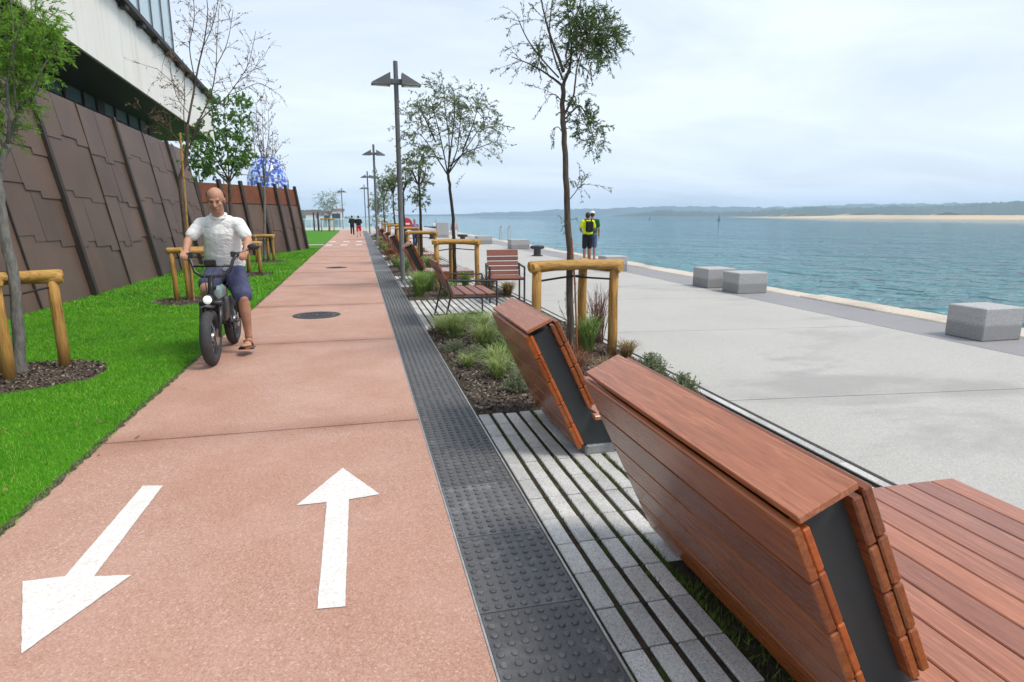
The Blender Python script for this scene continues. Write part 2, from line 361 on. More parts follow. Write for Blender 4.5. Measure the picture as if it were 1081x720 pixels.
    c=n.mix(sh,(.14,.37,.39),c)                     # pale sandy shallows along the quay
    r1=n.math('ADD',n.math('MULTIPLY',n.noise(.62,3,.55,co=n.map((1.0,1.5,1),rot=(0,0,.5)),dist=.4),1.0),n.math('MULTIPLY',n.noise(1.3,2,.5,co=n.map((1,1.6,1),rot=(0,0,-.3)),dist=.5),.30))
    r1=n.math('ADD',r1,n.math('MULTIPLY',n.noise(.13,4,.6,co=n.map((1,1.3,1),rot=(0,0,.9)),dist=.5),3.2))
    n.col(c).set(.04,.5); n.b.inputs['IOR'].default_value=1.333; n.bump(r1,1.0,3.4); M['sea']=n.m
    M['foam']=simple('foam',(.75,.8,.82),.6)
    M['sand']=simple('beach_sand',(.52,.40,.25),.9,.12,.01); 
    n=N('dune_scrub'); k=n.noise(.035,6,.7); n.col(n.ramp(k,[(.40,(.05,.06,.03)),(.52,(.14,.13,.07)),(.62,(.40,.32,.20))])).set(.9,.1); M['dune']=n.m
    n=N('wooded_hill'); k=n.noise(.012,7,.7); n.col(n.ramp(k,[(.3,(.025,.045,.022)),(.55,(.055,.075,.035)),(.75,(.12,.12,.065))])).set(.95,.05); M['hill']=n.m
    # people and bike
    M['skin']=simple('skin',(.44,.232,.155),.55,.2,7,.35,0,.15,40); M['skindark']=simple('tanned_skin',(.30,.15,.09),.5,.1,18)
    n=N('white_tee'); k=n.noise(5.5,3,.5,co=n.map((1,1,1.7)),dist=1.6); n.col(n.ramp(n.noise(5),[(.3,(.72,.725,.74)),(.7,(.79,.79,.795))])).set(.85,.15); n.bump(k,.55,.05); M['tee']=n.m
    n=N('navy_shorts'); k=n.noise(10,4,.5,dist=1.0); n.col(n.ramp(n.noise(14),[(.3,(.050,.056,.11)),(.7,(.085,.093,.165))])).set(.85,.15); n.bump(k,.4,.02); M['navy']=n.m
    M['hair']=simple('dark_hair',(.045,.032,.025),.7,.2,60); M['leather']=simple('brown_leather',(.26,.10,.04),.55)
    M['eye']=simple('dark_eye',(.02,.015,.012),.3); M['lip']=simple('lip',(.36,.15,.11),.5)
    M['rubber']=simple('tyre_rubber',(.050,.051,.054),.75,.2,20,.3,0,.3,80); M['bikeblack']=simple('bike_black_paint',(.022,.023,.025),.35,.2,10,.5)
    M['biketeal']=simple('bike_pale_teal_paint',(.30,.40,.38),.35); M['chrome']=simple('bright_metal',(.5,.5,.5),.3,.1,10,.5,.9)
    n=N('headlamp_lens'); n.col((.85,.85,.82)).set(.12,.8); n.b.inputs['Emission Color'].default_value=(1,.97,.9,1); n.b.inputs['Emission Strength'].default_value=.35; M['lens']=n.m
    for k_,c_ in dict(neon=(.62,.72,.012),black=(.018,.018,.02),green=(.02,.10,.035),slateblue=(.10,.13,.24),red=(.58,.045,.06),plaidblue=(.10,.13,.30),darkblue=(.025,.035,.09),whitecap=(.75,.75,.76),palepink=(.48,.34,.38),offwhite=(.70,.70,.70)).items():
        M['cloth_'+k_]=simple(k_+'_cloth',c_,.85,.15,16,.15)
    n=N('checked_shirt'); w1=n.n('ShaderNodeTexChecker'); w1.inputs['Scale'].default_value=16; w1.inputs[1].default_value=(.08,.10,.26,1); w1.inputs[2].default_value=(.34,.22,.32,1); n.l(n.co,w1.inputs[0]); n.col(w1.outputs[0]).set(.85,.15); M['cloth_plaid']=n.m
    M['signred']=simple('sign_red',(.60,.03,.05),.4,.05); M['signwhite']=simple('sign_white',(.8,.8,.8),.4,.04)
    M['hull']=simple('dark_hull',(.06,.07,.09),.5)
mats()

# ------------------------------------------------------------------ setting: sheets, slabs, strips
def sheet(name, x0,y0,x1,y1,z, mat, kind='structure'):
    return tag(MB().quad((x0,y0,z),(x1,y0,z),(x1,y1,z),(x0,y1,z)).build(name,mat),kind=kind)
YF=67.0
sheet('ground',-900,-60,8.5,YF+14,-.09,M['earth'])
# cycle path cast in bays with open joints
mb=MB(); ys=[-3.6,-1.96,1.24]+[1.24+3.2*k for k in range(1,21)]
for a,b in zip(ys,ys[1:]):
    sk=.0
    mb.add([(-1.74,a+.007,0),(.372,a+.007+sk,0),(.372,b-.007,0),(-1.74,b-.007,0),(-1.74,a+.007,-.08),(.372,a+.007,-.08),(.372,b-.007,-.08),(-1.74,b-.007,-.08)],
           [(0,1,2,3),(0,4,5,1),(1,5,6,2),(2,6,7,3),(3,7,4,0)])
tag(mb.build('cycle_path',M['red']),kind='structure')
def poly_sheet(name, polys, z, mat, parent=None):
    mb=MB()
    for p in polys: mb.add([(x,y,z) for x,y in p],[tuple(range(len(p)))])
    return mb.build(name,mat,parent)
def worn_arrow(polys,z,mat):
    out=[]
    for p in polys:
        q=[]
        for a,b in zip(p,p[1:]+p[:1]):
            k=max(2,int(math.hypot(b[0]-a[0],b[1]-a[1])/.02))
            for i in range(k):
                r=random.Random(hash((round((a[0]+(b[0]-a[0])*i/k)*1000),round((a[1]+(b[1]-a[1])*i/k)*1000)))); j=.0014 if i else .0006
                q.append((a[0]+(b[0]-a[0])*i/k+r.uniform(-j,j),a[1]+(b[1]-a[1])*i/k+r.uniform(-j,j)))
        out.append(q)
    return poly_sheet('arrow_marking',out,z,mat)
# painted arrows: each one a marking
ar=worn_arrow([[(-.225,2.25),(-.12,2.24),(-.118,3.19),(-.232,3.185)],[(-.385,3.185),(-.232,3.185),(-.118,3.19),(.045,3.215),(-.16,3.635)]],.004,M['paint'])
tag(ar,'white painted arrow pointing away from the viewer on the red path','road marking')
ar=worn_arrow([[(-1.25,3.645),(-1.275,2.735),(-1.155,2.705),(-1.14,3.62)],[(-1.43,2.735),(-1.21,2.235),(-1.005,2.68),(-1.155,2.705),(-1.275,2.735)]],.004,M['paint'])
tag(ar,'white painted arrow pointing toward the viewer on the red path','road marking')
n_=0
for yy,xs in ((33.0,(-1.5,-.75,0)),(37.2,(-1.45,-.7,.02))):
    for i,x in enumerate(xs):
        w=poly_sheet('crossing_square',[[(x-.17,yy-.45),(x+.17,yy-.45),(x+.17,yy+.45),(x-.17,yy+.45)]],.004,M['paint'])
        tag(w,'white painted square in the %s row of the far crossing, %s of its three'%(('nearer','farther')[yy>35],('left','middle','right')[i]),'road marking','painted squares of the far crossing')
# tactile strip: 0.58 m tiles, real blisters near by
mb=MB(); TW0,TW1=.384,.796; t0=-.83
k=0
y=t0
while y<62:
    mb.box((TW0,y+.0025,-.06),(TW1,y+.5775,0)); y+=.58
prof=[(.0150,0),(.0142,.0045),(.0105,.0072),(.005,.0078)]
y=t0
while y<17:
    nd=8 if y<9 else 6
    for j in range(11):
        for i in range(8):
            cx=TW0+.026+i*.0515; cy=y+.03+j*.052; b=len(mb.v)
            for r,z in prof:
                for q in range(nd): mb.v.append((cx+r*math.cos(2*PI*q/nd),cy+r*math.sin(2*PI*q/nd),z-.0003 if z==0 else z))
            fs=[(b+a*nd+q,b+a*nd+(q+1)%nd,b+(a+1)*nd+(q+1)%nd,b+(a+1)*nd+q) for a in range(3) for q in range(nd)]+[tuple(b+3*nd+q for q in range(nd))]
            mb.f+=fs; mb.mi+=[0]*len(fs)
    y+=.58
tag(mb.build('tactile_paving',M['tactile']),kind='structure')
mb=MB(); mb.box((.374,-3,-.07),(.382,62,.0015)); mb.box((.7985,-3,-.07),(.808,62,.006)); tag(mb.build('metal_edging',M['edge']),kind='structure')
# soil under everything between kerb and plaza, then rows of granite setts with mossy gaps
sheet('planting_soil',.81,-6,2.785,62,-.010,M['soil'])
BEDS=[(4.46,8.15),(11.05,13.15),(15.9,18.0),(18.0,19.0),(21.2,23.0),(24.6,30.0),(31.5,36.5),(38.5,48)]
def in_bed(y): return any(a<=y<b for a,b in BEDS)
mb=MB(); per=.1085
for i in range(18):
    x0=.826+i*per; y=-1.183+random.uniform(-.004,.004)
    while y<62:
        L=.245
        if not (x0>1.17 and .85<y<2.12) and not (in_bed(y+.03) or in_bed(y+L-.03)):
            dz=random.uniform(-.004,.002)
            g=.005 if random.random()>.1 else .008
            mb.bbox((x0,y+.002,-.05),(x0+.0815,y+L-g,dz),.004)
        y+=L
    # straight end of the paving at the first bed
    mb.bbox((x0,4.28,-.05),(x0+.0815,4.452,random.uniform(-.003,.002)),.004) if False else None
tag(mb.build('granite_paving_strips',M['granite']),kind='structure')
# low moss and grass growing in the gaps
V=[];F=[]
for _ in range(9000):
    x=random.uniform(1.255,2.75); y=random.uniform(.75,2.12)
    if (math.sin(x*7+y*3)+math.sin(y*9-x*4))*.5<random.uniform(-1,.6): continue
    a=random.uniform(0,2*PI); h=random.uniform(.012,.05); w=.0028; dx,dy=math.cos(a)*w,math.sin(a)*w; b=len(V)
    V += [(x-dx,y-dy,-.010),(x+dx,y+dy,-.010),(x+random.gauss(0,.012),y+random.gauss(0,.012),-.010+h)]; F.append((b,b+1,b+2))
for i in range(17):
    xc=.826+i*per+.0815+.0135
    nn=5200 if i>2 else 900
    for _ in range(nn):
        y=random.uniform(-.2,4.45)
        if RNG.random()>.25+.75*(math.sin(y*2.1+i*1.3)+math.sin(y*5.3+i))*.5: continue
        x=xc+random.gauss(0,.008); a=random.uniform(0,2*PI); h=random.uniform(.008,.032); w=.0022
        dx,dy=math.cos(a)*w,math.sin(a)*w; b=len(V)
        V += [(x-dx,y-dy,-.010),(x+dx,y+dy,-.010),(x+random.gauss(0,.008),y+random.gauss(0,.008),-.010+h)]; F.append((b,b+1,b+2))
n=N('moss_blade'); n.col(n.ramp(n.isl(),[(0,(.03,.055,.008)),(.6,(.075,.125,.016)),(1,(.15,.20,.04))])).set(.8,.15); M['moss']=n.m
tag(mesh_np('moss',V,F,M['moss']),kind='stuff')
# plaza slabs with slightly oblique joints
mb=MB(); yj=[-6,1.2,4.31,7.37,10.5,13.6,16.8,20,23.2,26.4,30,34,39,45,52,60,68]; sk=-.11
for a,b in zip(yj,yj[1:]):
    for x0,x1 in ((2.905,6.915),):
        f=lambda x,y: y+sk*(x-2.9)
        mb.add([(x0,f(x0,a)+.006,0),(x1,f(x1,a)+.006,0),(x1,f(x1,b)-.006,0),(x0,f(x0,b)-.006,0)]+[(x0,f(x0,a)+.006,-.05),(x1,f(x1,a)+.006,-.05),(x1,f(x1,b)-.006,-.05),(x0,f(x0,b)-.006,-.05)],[(0,1,2,3),(0,4,5,1),(3,2,6,7),(0,3,7,4),(1,5,6,2)])
tag(mb.build('plaza',M['plaza']),kind='structure')
# slot drain: pale setts between two dark slots
mb=MB(); y=-3
while y<60: mb.bbox((2.806,y,-.05),(2.868,y+.495,0),.003); y+=.5
tag(mb.build('drain_edge_stones',M['granite']),kind='structure')
mb=MB(); mb.box((2.79,-3,-.06),(2.8,60,.001)); mb.box((2.876,-3,-.06),(2.898,60,-.012)); tag(mb.build('drain_channel',M['iron']),kind='structure')
mb=MB(); y=-6
while y<66: mb.bbox((6.925,y,-.05),(7.93,y+1.195,.002),.004); y+=1.2
tag(mb.build('slate_strip',M['slate']),kind='structure')
# rough old coping stones, uneven seaward edge
mb=MB(); y=-8
while y<68:
    L=random.uniform(1.1,1.9); e=8.5+random.uniform(-.07,.12); z=.015+random.uniform(-.008,.012)
    mb.bbox((7.945,y+.006,-.3),(e,y+L-.006,z),.018); y+=L
tag(mb.build('quay_coping',M['coping']),kind='structure')
tag(MB().box((7.9,-60,-3.2),(8.42,YF+14,-.1)).build('quay_wall',M['quay']),'rough stone quay wall dropping from the coping into the sea','quay wall')
# sea
mb=MB(); xs=[-6000,-900,8.2,60,300,1200,6000]; ysea=[-6000,-60,0,80,300,1200,6000]
mb.quad((-3280,-3280,-1.9),(3280,-3280,-1.9),(3280,3280,-1.9),(-3280,3280,-1.9))
tag(mb.build('sea',M['sea']),kind='structure')

# lawn: sheet plus mown blades
mb=MB(); gy=np.linspace(-6,66,60); gx=np.linspace(-16,-1.748,30)
tag(MB().quad((-30,-6,-.004),(-1.742,-6,-.004),(-1.742,66,-.004),(-30,66,-.004)).build('lawn',M['lawn']),kind='structure')
def blades(n,x0,x1,y0,y1,h0,h1,w,excl):
    x=RNG.uniform(x0,x1,n); y=y0+(y1-y0)*RNG.random(n)**1.25
    ok=np.ones(n,bool)
    for cx,cy,r in excl:
        th=np.arctan2(y-cy,x-cx); rr=r*(1+.05*np.sin(5*th+cx)+.04*np.sin(11*th)); ok&=((x-cx)**2+(y-cy)**2>rr**2)
    x=x[ok];y=y[ok]; n=len(x); a=RNG.uniform(0,2*PI,n); h=RNG.uniform(h0,h1,n)*(1+.03*(y-3)); ww=w*(1+.12*np.maximum(y-3,0))
    lx=RNG.normal(0,.5,n)*h; ly=RNG.normal(0,.5,n)*h
    V=np.empty((n,3,3)); V[:,0]=np.stack([x-np.cos(a)*ww,y-np.sin(a)*ww,np.full(n,-.004)],1); V[:,1]=np.stack([x+np.cos(a)*ww,y+np.sin(a)*ww,np.full(n,-.004)],1); V[:,2]=np.stack([x+lx,y+ly,h],1)
    return V.reshape(-1,3)
RINGS=[(-3.1,6.62,.62),(-2.98,12.0,.6),(-2.78,17.0,.6),(-2.95,21.6,.6)]
V=np.concatenate([blades(210000,-5.2,-1.715,2.6,11,.009,.022,.0018,RINGS),blades(60000,-5.3,-1.72,10.5,30,.015,.03,.003,RINGS)])
tag(mesh_np('lawn_grass',V,np.arange(len(V)).reshape(-1,3),M['blade']),kind='stuff')
LV=[]
for _ in range(230):
    x,y=(random.uniform(-5,-1.75),random.uniform(2.6,16)) if random.random()<.95 else (random.uniform(-1.75,-1.5),random.uniform(3,14))
    a=random.uniform(0,2*PI); l=random.uniform(.012,.035); d=Vector((math.cos(a),math.sin(a),random.gauss(0,.2)))*l; e=Vector((-math.sin(a),math.cos(a),random.gauss(0,.2)))*l*.3; p=Vector((x,y,.032 if x<-1.75 else .006))
    LV += [p-d,p+e,p+d,p-e]
V=np.array([tuple(v) for v in LV]); tag(mesh_np('fallen_leaves',V,np.arange(len(V)).reshape(-1,4),M['tufttan']),kind='stuff')
mb=MB(); y=-4.0; pv=None
while y<60:
    st=.05 if y<14 else .5
    l,r=-1.765+random.uniform(-.012,.008),-1.725+random.uniform(-.016,.018)
    if pv: mb.quad((pv[1],pv[0],.003),(pv[2],pv[0],.003),(r,y,.003),(l,y,.003))
    pv=(y,l,r); y+=st
tag(mb.build('soil_edge',M['mulch']),kind='structure')
sheet('lawn_crossing',-9,32.9,-1.75,33.9,.006,M['plaza'])
# mulch: rings round the lawn trees and the beds
def mound(cx,cy,r,h=.035,n=40):
    mb=MB(); vs=[(cx,cy,h)]; R=6
    for k in range(1,R+1):
        for q in range(n):
            th=2*PI*q/n; rr=r*k/R*(1+.05*math.sin(5*th+cx)+.04*math.sin(11*th)); z=h*(1-(k/R)**2)+random.uniform(-.006,.006)
            vs.append((cx+rr*math.cos(th),cy+rr*math.sin(th),z if k<R else -.003))
    fs=[(0,1+q,1+(q+1)%n) for q in range(n)]+[(1+(k-1)*n+q,1+k*n+q,1+k*n+(q+1)%n,1+(k-1)*n+(q+1)%n) for k in range(1,R) for q in range(n)]
    mb.add(vs,fs); return mb
for cx,cy,r in RINGS: tag(mound(cx,cy,r).build('mulch_ring',M['mulch'],smooth=True),kind='structure')
def bedz(x,y): return .012+.03*math.sin((x-.8)/2.0*PI)+.012*math.sin(3*x+2.2*y)+.01*math.sin(7*y+x)
for a,b in BEDS:
    mb=MB(); nx,ny=24,max(6,int((b-a)*10))
    vs=[(.812+1.974*i/nx, a+(b-a)*j/ny, bedz(.812+1.974*i/nx,a+(b-a)*j/ny) if 0<i<nx and 0<j<ny else -.004) for j in range(ny+1) for i in range(nx+1)]
    fs=[(j*(nx+1)+i,j*(nx+1)+i+1,(j+1)*(nx+1)+i+1,(j+1)*(nx+1)+i) for j in range(ny) for i in range(nx)]
    tag(mb.add(vs,fs).build('planting_bed',M['mulch'],smooth=True),kind='structure')
def chips(pts, s0, s1):
    n=len(pts); P=np.array(pts); a=RNG.uniform(0,2*PI,n); s=RNG.uniform(s0,s1,n); w=s*RNG.uniform(.3,.7,n); t=RNG.normal(0,.5,n); u=RNG.normal(0,.4,n)
    ex=np.stack([np.cos(a),np.sin(a),t],1)*s[:,None]; ey=np.stack([-np.sin(a),np.cos(a),u],1)*w[:,None]
    V=np.stack([P-ex-ey,P+ex-ey*.6,P+ex*.8+ey,P-ex*.9+ey*.7],1); return V.reshape(-1,3)
pts=[]
for cx,cy,r in RINGS:
    for _ in range(2600 if cy<10 else 800):
        th=random.uniform(0,2*PI); rr=r*math.sqrt(random.random())*.99; pts.append((cx+rr*math.cos(th),cy+rr*math.sin(th),.036*(1-(rr/r)**2)+.006))
for _ in range(16000):
    x=random.uniform(.83,2.77); y=random.uniform(4.46,8.15); pts.append((x,y,bedz(x,y)+.004))
for _ in range(2200):
    x=random.uniform(.83,2.77); y=random.uniform(11.1,13.1); pts.append((x,y,bedz(x,y)+.004))
V=chips(pts,.007,.019); tag(mesh_np('mulch_chips',V,np.arange(len(V)).reshape(-1,4),M['chip']),kind='stuff')

# manhole covers
def manhole(x,y,r,label):
    mb=MB(); mb.lathe([(r,-.02),(r,.004),(r-.03,.005),(r-.031,.001),(r-.045,.001),(r-.046,.006),(.02,.006)],40,Matrix.Translation((x,y,0)))
    for ring in (.22,.42,.62):
        nq=int(ring*34)
        for q in range(nq):
            a=2*PI*q/nq; mb.box((-.022,-.011,.006),(.022,.011,.011),Matrix.Translation((x+r*ring*math.cos(a),y+r*ring*math.sin(a),0))@Matrix.Rotation(a+PI/2,4,'Z'))
    tag(mb.build('manhole_cover',M['iron']),label,'manhole cover')
manhole(-.68,9.74,.355,'dark round iron manhole cover nearer on the red path')
manhole(-.67,18.7,.30,'dark round iron manhole cover farther along the red path')

# ------------------------------------------------------------------ benches
LEAN=math.radians(25.5); SL,CL=math.sin(LEAN),math.cos(LEAN)
def B(u,v,y): return Vector((1.283+v*CL-u*SL, y, .045+u*CL+v*SL))     # u up the leaning back, v through it
def bench(y0,L,sy0,sL,sx1,label,near=True):
    root=empty('lounge_bench',(1.4,y0+L/2,0),0,label,'bench','slatted lounge benches along the planting')
    P=lambda o:(setattr(o,'parent',root),setattr(o,'matrix_parent_inverse',Matrix.Translation((-1.4,-(y0+L/2),0))))[0] or o
    TH=.232; U1=.829
    def slab(mb,u0,u1,v0,v1,a,b,ch=.006):
        Mx=Matrix(((-SL,CL,0,1.283),(0,0,1,0),(CL,SL,0,.045),(0,0,0,1)))
        mb.bbox((u0,v0,a),(u1,v1,b),ch,Mx)
    # core plate folded along the back and down to the foot
    mb=MB()
    pl=[B(.0,.050,0),B(U1-.035,.050,0),B(U1-.035,TH-.062,0),B(.22,TH-.062,0),Vector((1.50,0,.215)),Vector((1.56,0,.068))]
    mb.prism([(p.x,y0+.042,p.z) for p in pl],(0,L-.084,0)); P(mb.build('core_plate',M['plate']))
    # rear cladding: five long boards, short blocks behind them on the ends
    mb=MB(); nb=5; hb=U1/nb
    for k in range(nb):
        slab(mb,k*hb+.003,(k+1)*hb-.003,0,.026,y0+random.uniform(0,.004),y0+L-random.uniform(0,.004),.004)
    P(mb.build('rear_cladding',M['wood']))
    for a in (y0+.003,y0+L-.063):
        mb=MB()
        for k in range(nb): slab(mb,k*hb+.018,(k+1)*hb+.010 if k<nb-1 else U1-.02,.0275,.049,a,a+.06,.004)
        P(mb.build('rear_batten',M['woodend']))
        mb=MB()
        for k in range(4): slab(mb,.212+k*.1505,.212+(k+1)*.1505-.006,TH-.061,TH-.033,a,a+.06,.005)
        P(mb.build('front_batten',M['wood']))
    mb=MB()
    for k in range(4): slab(mb,.222+k*.1515,.222+(k+1)*.1515-.006,TH-.031,TH-.003,y0,y0+L,.005)
    P(mb.build('front_cladding',M['wood']))
    mb=MB(); slab(mb,U1+.004,U1+.026,.024,TH-.040,y0-.004,y0+L+.004,.003); P(mb.build('top_board',M['woodseat']))
    # low wide seat of long boards
    mb=MB(); x=1.375; nbrd=int(round((sx1-x)/.132)); wb=(sx1-x)/nbrd
    for k in range(nbrd): mb.bbox((x+k*wb+.003,sy0,.242),(x+(k+1)*wb-.003,sy0+sL,.27),.004)
    P(mb.build('seat_boards',M['woodseat']))
    P(MB().bbox((sx1-.035,sy0+.01,.11),(sx1-.006,sy0+sL-.01,.239),.004).build('seat_fascia',M['wood']))
    for a in (sy0+.012,sy0+sL-.04): P(MB().bbox((1.52,a,.11),(sx1-.038,a+.028,.239),.004).build('seat_fascia',M['wood']))
    if sx1>2: P(MB().bbox((1.56,sy0+.1,.0),(sx1-.2,sy0+sL-.1,.11),.01).build('concrete_foot',M['block']))
    P(MB().bbox((1.345,y0+.035,-.03),(1.55,y0+L-.035,.062),.012).build('concrete_foot',M['block']))
    return root
bench(1.10,1.36,.55,1.62,2.70,'nearest dark red hardwood lounge bench, its leaning back filling the lower right corner')
bench(3.46,.95,3.44,.93,1.77,'short leaning hardwood bench just beyond the nearest bench, end face showing')
bench(13.55,.9,13.75,1.0,2.50,'leaning hardwood bench beside the tallest lamp post')
bench(19.9,.9,20.0,1.0,2.50,'leaning bench second beyond the slatted chairs, behind the tallest lamp post')
bench(23.9,.9,24.0,1.0,2.45,'small far leaning bench third beyond the slatted chairs')
bench(30.3,.9,30.3,1.0,2.45,'small far leaning bench fourth beyond the slatted chairs')
bench(36.8,.9,36.8,1.0,2.45,'smallest farthest leaning bench in the row along the kerb')

# ------------------------------------------------------------------ slatted chairs
def chair(name_label, loc, rz, vertical):
    root=empty('slatted_chair',loc,rz,name_label,'chair','slatted wooden chairs on black frames')
    # faces local -Y
    W=1.0 if vertical else .56
    mb=MB(); 
    if not vertical:
        for k in range(4): mb.bbox((-W/2,-.30+k*.118,.425),(W/2,-.30+k*.118+.105,.452),.004)
    else:
        for k in range(4): mb.bbox((-W/2,-.42+k*.15,.425),(W/2,-.42+k*.15+.125,.452),.004)
    mb.build('seat',M['woodchair'],root)
    Mb=Matrix.Translation((0,.17,.44))@Matrix.Rotation(-math.radians(14 if not vertical else 26),4,'X')
    mb=MB()
    if not vertical:
        for k in range(5):
            h0=.02+k*.085; mb.bbox((-W/2,-.014,h0),(W/2,.014,h0+(.068 if k<4 else .105)),.004,Mb)
    else:
        for k in range(6): mb.bbox((-W/2+k*.1705,-.014,-.06),(-W/2+k*.1705+.1475,.014,.475),.004,Mb)
        mb.bbox((-W/2-.003,-.017,.478),(W/2+.003,.017,.498),.003,Mb)
    mb.build('backrest',M['woodchair'],root)
    if vertical:
        mb=MB()
        for zz in (.05,.33): mb.box((-W/2+.02,.016,zz),(W/2-.02,.026,zz+.03),Mb)
        mb.build('back_frame',M['blacksteel'],root)
    for s in (-1,1):
        mb=MB(); x=s*(W/2+.02); r=.013 if vertical else .017
        yf=-.42 if vertical else -.28
        mb.tube([(x,yf,0.013),(x,yf,.62)],r,8); 
        mb.build('leg',M['blacksteel'],root)
        mb=MB(); mb.tube([(x,.20+.12*vertical,0.013),(x,.19+.02*vertical,.44),(x,.24+.03*vertical,.66)],r,8); mb.build('leg',M['blacksteel'],root)
        mb=MB(); mb.tube([(x,yf,.62),(x,.24,.64)],r,8)
        if vertical: mb.tube([(x,yf,.016),(x,.32,.016)],r*.8,8)
        mb.tube([(x,yf,.41),(x,.2,.41)],r*.9,8)
        mb.build('armrest',M['blacksteel'],root)
    for yy in (-.25,.15): MB().box((-W/2-.02,yy,.40),(W/2+.02,yy+.025,.422)).build('seat_rail',M['blacksteel'],root)
    return root
chair('brown slatted chair facing the viewer, with horizontal back slats',(2.46,10.55,0),math.radians(-4),False)
chair('wide slatted two seat chair with vertical back slats, facing the sea left of its mate',(1.38,8.72,0),math.radians(90),True)

# ------------------------------------------------------------------ street lamps
def lamp(x,y,h,label,parts=True):
    root=empty('street_lamp',(x,y,0),0,label,'street lamp','twin head street lamps')
    mb=MB(); mb.lathe([(.15,0),(.15,.012),(.075,.014),(.075,.03),(.058,.05),(.056,h*.5),(.05,h-.02),(.048,h)],16); mb.build('pole',M['steel'],root,True)
    zb=h*.895
    mb=MB(); mb.bbox((-.18,-.06,zb+.02),(.18,.06,zb+.13),.01); mb.build('bracket',M['steel'],root)
    for s in (-1,1):
        mb=MB(); mb.prism([(s*.13,-.19,zb+.005),(s*.13,-.19,zb+.255),(s*.535,-.10,zb+.035),(s*.535,-.10,zb+.005)],(0,.0,0)) if False else None
        a=[(s*.125,-.17,zb+.0),(s*.125,-.15,zb+.25),(s*.53,-.11,zb+.035),(s*.545,-.12,zb+.0)]
        b=[(p[0],-p[1],p[2]) for p in a]
        mb.add(a+b,[(0,1,2,3),(7,6,5,4),(0,4,5,1),(1,5,6,2),(2,6,7,3),(3,7,4,0)])
        hd=mb.build('lamp_head',M['steel'],root)
        bm=bmesh.new(); bm.from_mesh(hd.data); bmesh.ops.recalc_face_normals(bm,faces=bm.faces); bm.to_mesh(hd.data); bm.free()
        MB().box((min(s*.17,s*.49),-.08,zb-.008),(max(s*.17,s*.49),.08,zb-.003)).build('diffuser',M['paleglass'],hd)
    return root
lamp(.97,14.75,4.83,'tallest nearest twin head grey street lamp rising beside the planting')
lamp(.90,31.8,4.85,'second twin head street lamp, half the apparent height of the nearest')
lamp(.88,51,4.85,'third twin head street lamp down the promenade')
lamp(.86,73,4.85,'farthest thin twin head street lamp at the end of the promenade row')
lamp(-1.6,72,4.4,'lone lamp beside the small far tree left of the path end')

